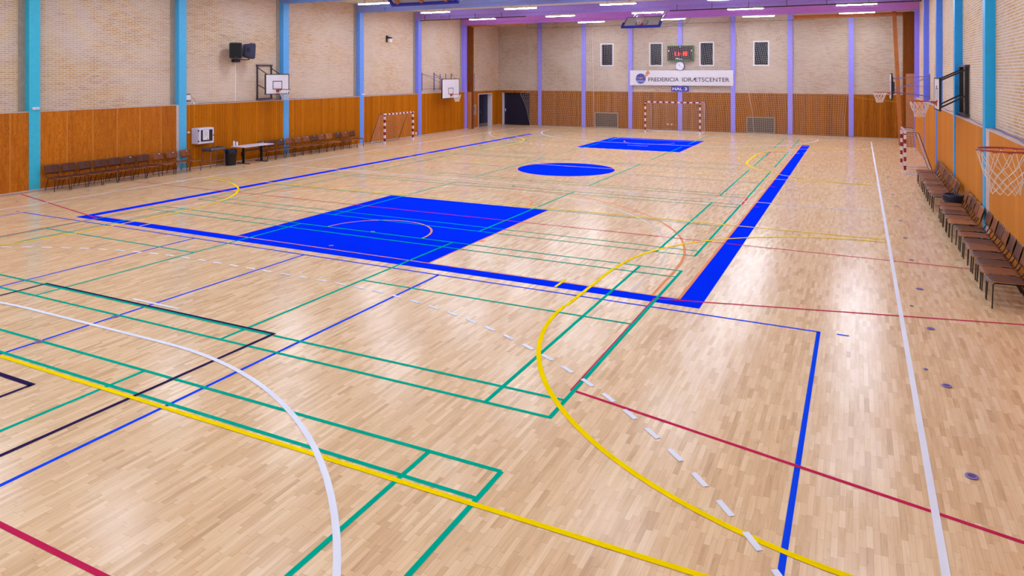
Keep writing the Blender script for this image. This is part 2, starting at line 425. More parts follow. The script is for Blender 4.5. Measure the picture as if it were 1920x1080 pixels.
mark('key_block_mark', [H_(3.66, -2.035, -1.99, .05)], PO)
# thin blue volleyball style court
tb = [H_(2.952, -5.37, -.14, .0125), V_(-.1405, .2, 2.958, .014), V_(-5.37, .2, 2.958, .0125)]
tb += [V_(x, .2, 2.952, .0135) for x in (-2.738, -1.866, -3.605)] + [H_(2.958, -.077, -.035, .011), H_(2.958, -5.47, -5.43, .011)]
mark('thin_blue_court', tb, PBT)
# red lines
mark('red_cross_line', [H_(4.245, -6.2, .66, .0115), H_(.889, -4.7, -.8, .0135)], PR)
mark('red_side_lines', [V_(-.812, 2.06, 3.064, .011), V_(-4.709, 2.06, 3.064, .011), seg((-.812,2.066), (.62,1.755), .0125), seg((-.82,3.064), (.62,3.407), .0125),
      seg((-4.709,2.066), (-6.2,1.755), .0125), seg((-4.709,3.064), (-6.2,3.39), .0125)], PR)
mark('red_dash', [H_(6.55, -.72, -.66, .01), V_(-.80, 5.55, 5.86, .012), V_(-1.0, 8.9, 9.4, .01), H_(4.6+.9, -.71, -.67, .01)], PR)
# badminton courts
courts = [(-.25, 1.565), (1.866, 3.562), (3.868, 5.545), (5.862, 7.555), (7.885, 9.51), (9.94, 11.43)]
for i, (a, b) in enumerate(courts):
    near = PG; farm = PG if i < 3 else PG2
    q = .125; L = []
    xr, xl = -.8045, -4.685
    mark('badminton_long_lines', [V_(x, a, b, W*.95) for x in (xr, -1.018)] + [V_(x, a, b, W) for x in (-2.150, -3.321, -4.46, xl)], PG)
    if i == 0: hs = [1.5645, 1.44]
    else: hs = [a+.007, a+q, b-q, b-.007]
    hw = .0135 if i < 2 else .011
    mid = (a+b)/2
    sp = [(xl, xr)] if i < 4 else [(xl, -3.44), (-2.02, xr)]
    mark('badminton_cross_lines', [H_(y, p_, q_, hw) for y in hs for p_, q_ in sp] + [H_(mid, -2.15, xr, hw), H_(mid, xl, -3.321, hw)], near if i < 3 else farm)
# black
mark('black_court', [H_(2.004, -3.465, -2.004, .0135), V_(-2.0105, .2, 2.0, .0145), V_(-3.459, .2, 2.0, .0135), H_(1.332, -3.1, -2.37, .018), V_(-2.377, .8, 1.33, .0135), V_(-3.1, .8, 1.33, .0135)], PK)
# yellow
cy_ = [H_(1.417, -5.63, .148, .0155), H_(4.765, -5.63, .148, .015)]
for s_, xa in ((1, .13), (-1, -5.63)):
    if s_ > 0: cy_ += arc(xa, 3.44, 1.25, 90, 180, .0165, 30)+arc(xa, 2.80, 1.265, 180, 270, .0165, 30)+[V_(xa-1.258, 2.80, 3.44, .0165)]
    else: cy_ += arc(xa, 3.44, 1.25, 0, 90, .0165, 30)+arc(xa, 2.80, 1.25, -90, 0, .0165, 30)+[V_(xa+1.25, 2.80, 3.44, .0165)]
cy_ += [V_(-1.273, 3.027, 3.162, .014), V_(-4.211, 3.027, 3.157, .014)]
mark('yellow_court', cy_, PY)
cy_ = [H_(7.02, -5.63, .148, .013), H_(10.33, -5.63, .148, .011)]
for s_, xa in ((1, .13), (-1, -5.63)):
    if s_ > 0: cy_ += arc(xa, 8.98, 1.26, 90, 180, .0165, 30)+arc(xa, 8.30, 1.26, 180, 270, .0165, 30)+[V_(xa-1.26, 8.30, 8.98, .02)]
    else: cy_ += arc(xa, 8.98, 1.24, 0, 90, .0165, 30)+arc(xa, 8.30, 1.24, -90, 0, .0165, 30)+[V_(xa+1.24, 8.30, 8.98, .0165)]
cy_ += [V_(-1.273, 8.56, 8.70, .014), V_(-4.211, 8.56, 8.7, .014)]
mark('yellow_court', cy_, PY)
# white handball court
gx0, gx1, R6, R9 = -3.165, -2.305, 1.757, 2.622
mark('white_side_line', [V_(.155, .0, 11.46, .0165), V_(-5.625, .0, 11.46, .0165)], PW)
mark('white_center_line', [H_(5.70, -5.63, .16, .0145)], PW)
mark('white_goal_line', [H_(11.46, -5.63, .16, .0145), H_(0, -5.63, .16, .0145)], PW)
mark('white_bench_tick', [H_(4.446, .097, .2, .011), H_(4.446, -5.67, -5.57, .011), H_(7.01, .097, .2, .011), H_(7.01, -5.67, -5.57, .011)], PW)
for y0, sg in ((0, 1), (11.46, -1)):
    a = lambda p, q: (p, q) if sg > 0 else (-q, -p)
    ar = arc(gx1, y0, R6, *a(0, 90), .0165, 36) + arc(gx0, y0, R6, *a(90, 180), .0165, 36) + [H_(y0+sg*R6, gx0, gx1, .0165)]
    mark('goal_area_line', ar, PW)
    mark('seven_metre_line', [H_(y0+sg*2.037, -2.881, -2.587, .014)], PW)
    # dashed nine metre line
    ds = []; hw_ = .66
    for i in range(27):
        t = 87.75-2.55*i
        if t < 17: break
        for gx, f in ((gx1, 1), (gx0, -1)):
            c0 = t if f > 0 else 180-t
            tt = (c0-hw_, c0+hw_) if sg > 0 else (-c0-hw_, -c0+hw_)
            ds += arc(gx, y0, R9, *tt, .0155, 2)
    for i in range(8):
        x = -2.32-.1178*i
        ds.append(H_(y0+sg*R9, x-.030, x+.030, .0155))
    mark('nine_metre_dash', ds, PW)['kind'] = 'stuff'

# ---------------------------------------------------------------- floor socket covers
DG = 'round floor socket covers'
def disc(x, y, r, lab):
    t = thing('floor_socket_cover', lab, 'floor socket', (x, y, 0), 0, DG)
    z0 = .0021
    MB().lathe((x, y, z0), [(r, 0), (r, .0006), (r*.9, .0009)], 24).build('rim', M['disc'], t)
    MB().lathe((x, y, z0+.0009), [(r*.62, 0), (r*.62, .0003)], 20).build('cap', M['discdark'], t)
ys = [2.062+.561*i for i in range(17)]
for i, y in enumerate(ys):
    disc(.25, y, .015 if y < 4 else .013, 'violet round floor cover right of the white side line, %s from the camera' % (ORD+['fifteenth','sixteenth','seventeenth'])[i])
for y, w_ in ((2.738, 'nearer'), (3.457, 'farther')):
    disc(.201, y, .0075, 'small floor cover just right of the white side line, %s of the two' % w_)
for (x, y, l) in ((-2.735,1.857,'violet floor disc on a thin blue line, where the farther green line crosses it'), (-2.735,1.556,'violet floor disc on a thin blue line, where the nearer green line crosses it'),
                  (-2.738,3.173,'grey floor disc inside the large near blue key, close to the wide blue band'), (-2.743,3.566,'grey floor disc in the large near blue key, just inside the orange half circle'),
                  (-2.74,5.56,'small floor disc beyond the near blue key, in front of the white centre line'), (-2.74,5.92,'small floor disc just beyond the white centre line'),
                  (-2.74,7.9,'small floor disc past the blue centre circle'), (-2.74,8.25,'small floor disc between the blue centre circle and the far blue key')):
    disc(x, y, .014, l)
for i in range(13):
    disc(-5.87, 3.18+.561*i, .011, 'dark floor cover between left chairs and white side line, %s from the near end' % ORD[i])

# ---------------------------------------------------------------- columns
def col_tint(n, rgb): return plain('column_light_tint_'+n, rgb, .45, var=.03)  # lighting variation down the hall is put into each column's colour
lc = [(50,190,226), (74,182,238), (88,168,240), (106,154,246), (126,136,246), (150,128,246)]
lw = ['cyan', 'light blue', 'blue', 'periwinkle blue', 'blue-violet', 'violet']
for i, yc in enumerate(cols):
    o = bx(XL-.08, XL+.006, yc-.045, yc+.045, 0, ZB).build('column', col_tint('left_%d' % i, lc[i]), bevel=.002)
    recentre(o, (XL, yc, 0))
    tag(o, '%s column on the left wall, %s' % (lw[i], ['nearest the camera', 'between the plywood panels and the white cabinet', 'behind the first wall basketball board', 'at the far end of the longer chair row', 'just past the small handball goal', 'beside the brown wooden post'][i]), 'column', 'columns of the left wall')
rc = [(16,172,232), (20,156,230), (72,134,240), (104,120,246), (142,120,244)]
rw = ['cyan', 'bright blue', 'blue', 'blue-violet', 'violet']
for i, yc in enumerate(cols[1:]):
    o = bx(XR-.006, XR+.09, yc-.045, yc+.045, 0, ZB).build('column', col_tint('right_%d' % i, rc[i]), bevel=.002)
    recentre(o, (XR, yc, 0))
    tag(o, '%s column on the right wall, %s' % (rw[i], ['nearest the camera, above the chair row', 'beside the dark hoop frame', 'third from the camera', 'behind the arms of the farther wall hoop', 'farthest from the camera, next to the brown post'][i]), 'column', 'columns of the right wall')
fcx = [-5.419, -4.535, -3.652, -2.768, -1.888, -.998, -.112]
fl_ = ['nearest the navy door', 'left of the left floor vent', 'at the left end of the long white sign', 'behind the scoreboard and the far goal', 'at the right end of the long white sign', 'right of the right floor vent', 'nearest the right corner, beside the safety net']
pf = col_tint('far', (152,140,250))
for x, l in zip(fcx, fl_):
    o = bx(x-.036, x+.036, YF-.008, YF+.06, 0, ZC).build('column', pf, bevel=.001)
    recentre(o, (x, YF, 0)); tag(o, 'lavender column on the far wall, %s' % l, 'column', 'columns of the far wall')
# ---------------------------------------------------------------- beams
bc = {-1: (120,190,230), 0: (120,190,230), 1: (120,170,230), 2: (112,150,225), 3: (134,148,222), 4: (158,128,216), 5: (186,116,208)}  # shift of the light from blue to magenta, put into the beam colours
for i in range(-2, 6):
    yc = cols[0]+1.45*i; c_ = bc.get(i, (110,170,214))
    m = MB(); y0, y1 = yc-.045, yc+.045
    # end blocks full depth, between them a stem with a thicker upper web
    m.box(XL-.06, XL+.42, y0, y1, ZB, ZC); m.box(XR-.42, XR+.045, y0, y1, ZB, ZC)
    m.box(XL+.42, XR-.42, y0+.034, y1-.034, ZB, ZB+.03)
    xa, xb2 = XL+.42, XR-.42
    prof = [(y0+.034, ZB+.03), (y1-.034, ZB+.03), (y1, ZB+.052), (y1, ZC), (y0, ZC), (y0, ZB+.052)]
    vv = [(xa, a, b) for a, b in prof]+[(xb2, a, b) for a, b in prof]
    m.add(vv, [(0,1,2,3,4,5), (11,10,9,8,7,6)]+[(j, (j+1) % 6, 6+(j+1) % 6, 6+j) for j in range(6)])
    o = m.build('ceiling_beam', plain('beam_light_tint_%d' % i, c_, .6, var=.03)); recentre(o, ((XL+XR)/2, yc, ZB))
    pos = {5: 'magenta-violet roof beam nearest the far wall', 4: 'purple roof beam, second from the far wall, above the black rails', 3: 'slate blue roof beam, third from the far wall', 2: 'blue roof beam, fourth from the far wall', 1: 'blue roof beam, fifth from the far wall',
           0: 'blue roof beam between the nearest pair of columns', -1: 'blue roof beam just in front of the camera', -2: 'blue roof beam above the camera'}[i]
    tag(o, pos, 'beam', 'roof beams')
# ---------------------------------------------------------------- ceiling lamps
lx = [-5.51, -4.14, -2.76, -1.40, -.03]
ly = [11.44, 10.04, 8.62, 7.19, 5.75, 4.29, 2.84, 1.39, -.06]
proto = None
rown = ['row nearest the far wall', 'second row from the far wall', 'third row from the far wall', 'fourth row from the far wall', 'fifth row from the far wall', 'sixth row from the far wall', 'seventh row from the far wall', 'row behind the camera', 'rearmost row of the hall']
for j, y in enumerate(ly):
    for i, x in enumerate(lx):
        if j == 0 and i == 0: continue
        lab = 'white tube lamp, %s from the left in the %s' % (ORD[i], rown[j])
        if proto is None:
            t = thing('ceiling_lamp', lab, 'ceiling lamp', (x, y, 1.872), 0, 'ceiling tube lamps'); proto = t
            m = MB(); m.box(x-.24, x+.24, y-.032, y+.032, 1.882, 1.905); m.build('housing', M['lamphousing'], t, bevel=.004)
            bx(x-.232, x+.232, y-.026, y+.026, 1.874, 1.8815).build('diffuser', M['lamp'], t, bevel=.004)
            bx(x-.15, x-.145, y-.003, y+.003, 1.905, ZC).build('hanger', M['greysteel'], t)
            bx(x+.145, x+.15, y-.003, y+.003, 1.905, ZC).build('hanger', M['greysteel'], t)
        else:
            t = copy_tree(proto); t.location = (x*S, y*S, 1.872*S); t['label'] = lab
        for ch in t.children:
            if ch.name.startswith('diffuser'):
                ch.material_slots[0].link = 'OBJECT'; ch.material_slots[0].material = LAMPF if j < 3 else (M['lamp'] if j < 5 else LAMPN)
# ---------------------------------------------------------------- chairs
def wood(name, a, b, c_):
    k = NT(name, .45, 0, .2); co = k.coords()
    g = k.noise(k.vec(k.math('MULTIPLY', co[0], 2.0), k.math('MULTIPLY', co[1], 26.0), k.math('MULTIPLY', co[2], 2.0)), 2.4, 4, .6, .8)
    k.col(k.ramp(g, [(.3, lin(a)), (.5, lin(b)), (.7, lin(c_))])); return k.m
tones = {'dark brown': wood('seat_wood_dark', (64,30,24), (92,46,34), (110,60,44)), 'brown': wood('seat_wood_mid', (98,48,24), (134,70,38), (152,86,50)), 'light brown': wood('seat_wood_light', (126,68,32), (162,92,46), (180,110,60))}
edge = plain('plywood_edge', (176,120,72), .5)
def seat_part(tone):
    # plywood seat, slightly dished, rounded front, tapered back
    m = MB(); pts = []; nx, ny = 10, 8; g = {}
    for lay_ in (0, 1):
        for i in range(nx+1):
            u = i/nx; x = -.062+.145*u
            hw = .056+.008*math.sin(min(1, u*1.2)*PI/2)
            if u > .8: hw *= math.sqrt(max(0, 1-((u-.8)/.2)**2*.35))
            for j in range(ny+1):
                v = j/ny*2-1; z = .1125+.003*v*v - .004*max(0, (u-.8)/.2)**2 + (0 if lay_ else -.0035)
                g[(lay_, i, j)] = len(m.v); m.v.append((x, v*hw, z))
    def q(a, mi): m.f.append(a); m.m.append(mi)
    for i in range(nx):
        for j in range(ny):
            q([g[(1,i,j)], g[(1,i+1,j)], g[(1,i+1,j+1)], g[(1,i,j+1)]], 0); q([g[(0,i,j)], g[(0,i,j+1)], g[(0,i+1,j+1)], g[(0,i+1,j)]], 0)
        for j in (0, ny): q([g[(0,i,j)], g[(0,i+1,j)], g[(1,i+1,j)], g[(1,i,j)]], 1)
    for j in range(ny):
        for i in (0, nx): q([g[(0,i,j)], g[(0,i,j+1)], g[(1,i,j+1)], g[(1,i,j)]], 1)
    return m
def back_part():
    m = MB(); g = {}; nu, nv = 8, 6
    for lay_ in (0, 1):
        for i in range(nu+1):
            u = i/nu*2-1
            for j in range(nv+1):
                v = j/nv; z = .140+.073*v; hw = .058+.006*v
                if v in (0, 1): hw -= .004
                x = -.068-.020*v-.005*(1-u*u)-(.0035 if lay_ else 0)
                g[(lay_, i, j)] = len(m.v); m.v.append((x, u*hw, z))
    def q(a, mi): m.f.append(a); m.m.append(mi)
    for i in range(nu):
        for j in range(nv):
            q([g[(1,i,j)], g[(1,i+1,j)], g[(1,i+1,j+1)], g[(1,i,j+1)]], 0); q([g[(0,i,j)], g[(0,i,j+1)], g[(0,i+1,j+1)], g[(0,i+1,j)]], 0)
        for j in (0, nv): q([g[(0,i,j)], g[(0,i+1,j)], g[(1,i+1,j)], g[(1,i,j)]], 1)
    for j in range(nv):
        for i in (0, nu): q([g[(0,i,j)], g[(0,i,j+1)], g[(1,i,j+1)], g[(1,i,j)]], 1)
    return m
def make_chair(tone, sticker):
    t = thing('stacking_chair', '', 'chair', (0,0,0))
    r = .0028
    for sy in (-1, 1):
        y = sy*.057
        MB().path([(.071, sy*.064, 0), (.066, y, .100), (.060, y, .106)], r, 7).build('leg', M['frame'], t, True, True)
        MB().path([(-.086, sy*.050, 0), (-.040, sy*.050, .106)], r, 7).build('leg', M['frame'], t, True, True)
        MB().path([(.060, y, .1065), (-.055, sy*.054, .1065), (-.064, sy*.050, .112), (-.076, sy*.047, .134), (-.090, sy*.044, .185)], r, 7).build('back_upright', M['frame'], t, True, True)
    MB().path([(.045, -.057, .105), (.045, .057, .105)], r*.8, 6).path([(-.042, -.05, .104), (-.042, .05, .104)], r*.8, 6).build('cross_rail', M['frame'], t, True, True)
    seat_part(tone).build('seat', [tones[tone], edge], t, True, True)
    b = back_part().build('backrest', [tones[tone], edge], t, True, True)
    if sticker:
        s = MB().obox((-.0845, .018, .2), (.002, .014, .007), Matrix.Rotation(math.radians(-14), 3, 'Y')).build('sticker', M['paper'], b, True)
    return t
protos = {}
def chair(x, y, rz, tone, sticker, lab, grp):
    key = (tone, sticker)
    if key not in protos: protos[key] = t = make_chair(tone, sticker)
    else: t = copy_tree(protos[key])
    t.location = (x*S, y*S, 0); t.rotation_euler = (0, 0, rz)
    t['label'] = lab; t['category'] = 'chair'; t['group'] = grp
    return t
D_, B_, L_ = 'dark brown', 'brown', 'light brown'
Y1 = [3.637, 3.777, 3.921, 4.063, 4.204, 4.347, 4.491, 4.654, 4.806, 4.968]
T1 = [(D_,0),(D_,0),(D_,0),(D_,0),(D_,0),(D_,1),(D_,0),(B_,1),(B_,1),(B_,1)]
for i, y in enumerate(Y1):
    tn, st = T1[i]
    chair(-6.125, y, random.uniform(-.03,.03), tn, st, '%s chair by the left plywood panels, %s from the near end of its row' % (tn, ORD[i]), 'chairs along the left wall before the cabinet')
Y2 = [5.985, 6.125, 6.275, 6.42, 6.565, 6.71, 6.85, 6.99, 7.13, 7.30, 7.45, 7.59]
T2 = [(D_,1),(D_,0),(D_,1),(B_,0),(B_,1),(B_,1),(D_,1),(B_,1),(L_,0),(D_,1),(B_,1),(D_,0)]
for i, y in enumerate(Y2):
    tn, st = T2[i]
    chair(-6.112, y, random.uniform(-.03,.03), tn, st, '%s wooden chair on the left, %s in the row after the white-topped table' % (tn, ORD[i]), 'chairs along the left wall beyond the table')
Y3 = [3.640, 3.785, 3.936, 4.089, 4.250, 4.395, 4.566, 4.740]
T3 = [D_, B_, D_, D_, B_, D_, B_, D_]
for i, y in enumerate(Y3):
    chair(.575, y, PI+random.uniform(-.04,.04), T3[i], 0, '%s chair by the right wall, %s from the near end of the nearest group' % (T3[i], ORD[i]), 'nearest group of chairs along the right wall')
Y4 = [4.930, 5.080, 5.247, 5.403, 5.560]
T4 = [L_, B_, D_, B_, B_]
for i, y in enumerate(Y4):
    chair(.560, y, PI+random.uniform(-.04,.04), T4[i], 0, '%s chair by the right wall, %s in the group just before the black bin' % (T4[i], ORD[i]), 'middle group of chairs along the right wall')
Y5 = [5.94+.1605*i for i in range(10)]
T5 = [D_, B_, B_, D_, B_, D_, B_, B_, D_, B_]
for i, y in enumerate(Y5):
    chair(.550, y, PI+random.uniform(-.03,.03), T5[i], int(i == 8), '%s chair by the right wall, %s in the far group past the black bin' % (T5[i], ORD[i]), 'far group of chairs along the right wall')
# ---------------------------------------------------------------- bins
def bin_(x, y, r0, r1, h, lab):
    t = thing('waste_bin', lab, 'bin', (x, y, 0), 0, 'black waste bins')
    MB().lathe((x, y, 0), [(r0, 0), (r1, h), (r1+.002, h), (r1-.001, h-.004), (r0-.003, .006), (.001, .006)], 28, False).build('body', M['blackrubber'], t, smooth=True)
    m = MB(); n = 36; vv = []; prof = [(1.05, -.035), (1.06, -.004), (1.0, .006), (.9, -.01), (.85, -.06)]
    for k_, (f, dz) in enumerate(prof):
        for j in range(n):
            w_ = 1+.02*math.sin(j*2.7+k_)+.015*math.sin(j*5.3); vv.append((x+r1*f*w_*math.cos(2*PI*j/n), y+r1*f*w_*math.sin(2*PI*j/n), h+dz+.004*math.sin(j*3.1)))
    m.add(vv, [(i*n+j, i*n+(j+1) % n, (i+1)*n+(j+1) % n, (i+1)*n+j) for i in range(len(prof)-1) for j in range(n)])
    m.build('bin_liner', M['navy'], t, smooth=True)
    return t
bin_(-6.125, 5.475, .056, .064, .165, 'black waste bin with a dark liner between the grey stand and the white table')
bin_(.588, 5.745, .050, .061, .150, 'black waste bin with a dark liner standing among the chairs on the right')
# ---------------------------------------------------------------- cabinet, stand, table, bottles
t = thing('wall_cabinet', 'white steel wall cabinet with a dark window and a notice, above the grey stand', 'cabinet', (-6.25, 5.175, .26))
bx(-6.25, -6.148, 5.08, 5.272, .26, .425).build('body', M['lilacwhite'], t, bevel=.003)
d = bx(-6.148, -6.140, 5.083, 5.269, .263, .422).build('door', M['lilacwhite'], t, bevel=.002)
bx(-6.140, -6.138, 5.105, 5.25, .285, .405).build('window', M['black'], d)
pa = bx(-6.138, -6.1365, 5.128, 5.205, .300, .403).build('notice', M['paper'], d)
m = MB()
for i in range(7): m.box(-6.1365, -6.136, 5.145, 5.145+random.uniform(.03,.048), .385-i*.008, .3865-i*.008)
m.box(-6.1365, -6.136, 5.18, 5.192, .308, .318); m.build('print', M['ink'], pa)
for z in (.29, .40): bx(-6.152, -6.138, 5.076, 5.084, z-.006, z+.006).build('hinge', M['black'], d)
bx(-6.140, -6.134, 5.258, 5.262, .335, .35).build('latch', M['black'], d)
tag(recentre(bx(-6.25, -6.236, 5.028, 5.05, .375, .392).build('wall_box', M['lilacwhite']), (-6.243, 5.039, .375)), 'small white junction box left of the white wall cabinet', 'junction box')
t = thing('utility_stand', 'grey metal tray stand on four thin legs beneath the white cabinet', 'stand', (-6.135, 5.265, 0))
m = MB(); X0, X1, Y0, Y1_ = -6.205, -6.070, 5.165, 5.365
m.box(X0, X1, Y0, Y1_, .183, .188)
for a in ((X0, X0+.005, Y0, Y1_), (X1-.005, X1, Y0, Y1_), (X0, X1, Y0, Y0+.005), (X0, X1, Y1_-.005, Y1_)): m.box(a[0], a[1], a[2], a[3], .183, .212)
m.build('tray', M['greysteel'], t); bx(X0+.005, X1-.005, Y0+.005, Y1_-.005, .188, .205).build('tray_insert', M['blackrubber'], t)
ps = [(X0+.008, Y0+.01), (X1-.008, Y0+.01), (X0+.008, Y1_-.01), (X1-.008, Y1_-.01)]
for (x, y) in ps:
    MB().path([(x, y, .183), (x, y, .06), (x+(.006 if x > -6.13 else -.006), y+(.006 if y > 5.26 else -.006), 0)], .0028, 7).build('leg', M['greysteel'], t, smooth=True)
m = MB(); q = [ps[0], ps[1], ps[3], ps[2]]
for i in range(4): m.path([(*q[i], .075), (*q[(i+1) % 4], .075)], .002, 6)
m.build('brace', M['greysteel'], t)
t = thing('folding_table', 'white-topped table with black T-shaped legs beside the bin on the left', 'table', (-6.115, 5.75, 0))
bx(-6.185, -5.985, 5.53, 5.97, .188, .196).build('tabletop', M['lilacwhite'], t, bevel=.002)
for y in (5.622, 5.882):
    g = bx(-6.105, -6.075, y-.006, y+.006, .006, .188).build('leg', M['black'], t)
    bx(-6.18, -6.0, y-.008, y+.008, 0, .007).build('foot', M['black'], g)
MB().box(-6.094, -6.086, 5.622, 5.882, .135, .150).build('crossbar', M['black'], t)
def bottle(x, y, h, lab):
    t = thing('bottle', lab, 'bottle', (x, y, .196), 0, 'white bottles on the table')
    MB().lathe((x, y, .196), [(.010, 0), (.011, .004), (.011, h*.7), (.008, h*.82), (.0045, h*.86), (.0045, h*.9)], 16).build('body', M['paper'], t, smooth=True)
    MB().lathe((x, y, .196), [(.0055, h*.88), (.0055, h)], 12).build('cap', M['greysteel'], t)
bottle(-6.165, 5.558, .066, 'taller white bottle on the near end of the white-topped table')
bottle(-6.150, 5.585, .054, 'shorter white bottle beside the taller one on the white-topped table')
# sockets
def sock(x0,x1,y0,y1,z0,z1, lab, mat='lilacwhite'):
    o = bx(x0,x1,y0,y1,z0,z1).build('wall_socket', M[mat], bevel=.001); recentre(o, ((x0+x1)/2,(y0+y1)/2,z0)); tag(o, lab, 'socket', 'small wall sockets and boxes')
sock(XL,XL+.008,5.50+.09,5.61,.055,.085,'white wall socket low behind the white-topped table')
sock(XL,XL+.006,5.735,5.75,.06,.11,'black double socket on the boards under the white-topped table','black')
sock(XL+.006,XL+.018,3.50,3.556,.69,.712,'small white alarm box on the nearest left column')
sock(XL+.006,XL+.018,7.86,7.92,.69,.712,'small white box on the column past the longer left chair row')
sock(XL,XL+.006,9.20,9.23,.03,.07,'white socket low on the boards beside the small left goal')
sock(-3.0,-2.97,YF-.005,YF,.10,.12,'left one of two small white sockets low inside the far goal')
sock(-2.93,-2.90,YF-.005,YF,.10,.12,'right one of two small white sockets low inside the far goal')
# router on the ledge
t = thing('wireless_router', 'white rounded wireless box with a dark bracket on the ledge beside the second left column', 'router', (-6.29, 5.07, .69))
bx(-6.31, -6.285, 5.04, 5.10, .715, .77).build('housing', M['white'], t, bevel=.008)
m = MB(); m.box(-6.312,-6.306,5.02,5.12,.705,.71).box(-6.312,-6.306,5.02,5.12,.775,.78); m.path([(-6.3,5.11,.76),(-6.29,5.15,.72),(-6.285,5.16,ZP)], .0015, 5); m.build('bracket', M['black'], t)
tag(recentre(bx(-6.29,-6.27,5.12,5.14,ZP,ZP+.018).build('adapter', M['white'], bevel=.002), (-6.28,5.13,ZP)), 'tiny white plug adapter lying on the ledge by the wireless box', 'adapter')
# cables on the ledges
def ledge_cable(x, y0, y1, mat, lab, ph, nm='cable'):
    pts = []; n = int((y1-y0)/.05)
    for i in range(n+1):
        y = y0+(y1-y0)*i/n
        pts.append((x+.010*math.sin(y*3.1+ph)+.004*math.sin(y*11+ph*2), y, ZP+.0035+.001*abs(math.sin(y*7+ph))))
    o = MB().path(pts, 0.0022, 6).build(nm, mat, smooth=True); recentre(o, (x, y0, ZP)); tag(o, lab, 'cable', 'cables on the wall ledges')
ledge_cable(XR+.017, 1.0, 4.9, M['cable_violet'], 'violet cable winding along the right ledge before the nearest column', 0)
ledge_cable(XR+.031, 1.0, 4.9, M['cable_violet'], 'second violet cable closer to the brick on the right ledge before the nearest column', 0)
ledge_cable(XR+.026, 5.03, 10.6, M['cable_violet'], 'violet cable running along the right ledge beyond the nearest column', 1)
ledge_cable(XL-.035, 5.2, 6.36, M['darksteel'], 'dark cable on the left ledge below the loudspeakers', 1)
ledge_cable(XL-.035, 6.50, 9.2, M['cable_violet'], 'thin violet cable on the left ledge beyond the first hoop', 3)
# ---------------------------------------------------------------- loudspeakers
def loudspeaker(c, yaw, lab, tilt=0):
    t = thing('loudspeaker', lab, 'loudspeaker', c, 0, 'wall loudspeakers')
    R = Matrix.Rotation(yaw, 3, 'Z') @ Matrix.Rotation(math.radians(tilt), 3, 'Y')
    def P(p): return tuple(Vector(c)+R @ Vector(p))
    hw, hh = .067, .088
    def ring(x, w, h, r=.018, k=5):
        pts = []
        for cx_, cz, a0 in ((w-r, h-r, 0), (-(w-r), h-r, 90), (-(w-r), -(h-r), 180), (w-r, -(h-r), 270)):
            for i in range(k):
                a = math.radians(a0+90*i/(k-1)); pts.append((x, cx_+r*math.cos(a), cz+r*math.sin(a)))
        return pts
    def loft(secs):
        m = MB(); n = len(secs[0]); vv = [P(p) for s_ in secs for p in s_]
        ff = [(i*n+j, i*n+(j+1) % n, (i+1)*n+(j+1) % n, (i+1)*n+j) for i in range(len(secs)-1) for j in range(n)]
        ff += [tuple(range(n)), tuple((len(secs)-1)*n+j for j in range(n))]
        m.add(vv, ff); return m
    loft([ring(-.062, hw*.55, hh*.72), ring(-.052, hw*.66, hh*.84), ring(.0, hw*.9, hh*.96), ring(.045, hw, hh), ring(.052, hw*.97, hh*.98)]).build('cabinet', M['speaker'], t)
    g = loft([ring(.050, hw*.86, hh*.9, .02), ring(.058, hw*.84, hh*.88, .02)]).build('grille', M['grille'], t)
    MB().add([P((.0585, a*.005, -hh*.78+b*.006)) for a, b in ((-1,-1),(1,-1),(0,1))], [(0,1,2)]).build('badge', M['orangered'], g)
    for s_ in (-1, 1): MB().obox(P((.02, 0, hh*.98)), (.012, .02, .008), R).build('top_lug', M['black'], t) if s_ > 0 else None
    for s_ in (-1, 1): MB().obox(P((-.02, s_*hw*.84, .01)), (.03, .006, .045), R).build('side_handle', M['grille'], t)
loudspeaker((-6.190, 5.605, 1.25), math.radians(-42), 'black loudspeaker high on the left wall, left of the pair, grille facing the camera', 3)
loudspeaker((-6.180, 5.782, 1.25), math.radians(62), 'dark loudspeaker high on the left wall, right of the pair, turned away showing its back', 3)
t = thing('speaker_bracket', 'black wall bracket holding the two loudspeakers', 'bracket', (XLB, 5.70, 1.13))
bx(XLB, XLB+.05, 5.655, 5.735, 1.122, 1.160).build('wall_plate', M['black'], t)
MB().bar((XLB+.04, 5.67, 1.150), (-6.19, 5.605, 1.150), .012).bar((-6.19, 5.605, 1.145), (-6.19, 5.605, 1.162), .014).bar((XLB+.04, 5.70, 1.15), (-6.18, 5.782, 1.152), .009).bar((-6.18, 5.782, 1.148), (-6.18, 5.782, 1.162), .012).build('arm', M['black'], t)
o = bx(XLB, XLB+.006, 5.702, 5.711, ZP, 1.122).build('cable_conduit', M['white']); recentre(o, (XLB, 5.706, ZP)); tag(o, 'thin white vertical conduit running down the brick below the loudspeakers', 'conduit')
# camera box
t = thing('wall_camera', 'small white surveillance camera on a black mount, high on the left brick wall', 'camera', (XLB, 8.58, 1.47))
bx(XLB, XLB+.022, 8.52, 8.555, 1.46, 1.56).build('mount', M['black'], t)
bx(XLB+.012, XLB+.06, 8.535, 8.60, 1.463, 1.512).build('housing', M['white'], t, bevel=.003)
bx(XLB+.01, XLB+.055, 8.54, 8.60, 1.514, 1.535).build('lens_block', M['black'], t)
bx(XLB+.0, XLB+.075, 8.55, 8.66, 1.540, 1.545).build('sun_shade', M['paper'], t)
# fire point by left door
t = thing('fire_hose_box', 'grey box with red marks on the left wall beside the brown post', 'fire box', (XL, 11.08, .245))
o = bx(XL, XL+.012, 11.03, 11.135, .245, .432).build('box', M['stone'], t, bevel=.002)
bx(XL+.012, XL+.014, 11.045, 11.08, .33, .39).build('red_sign', M['red'], t)
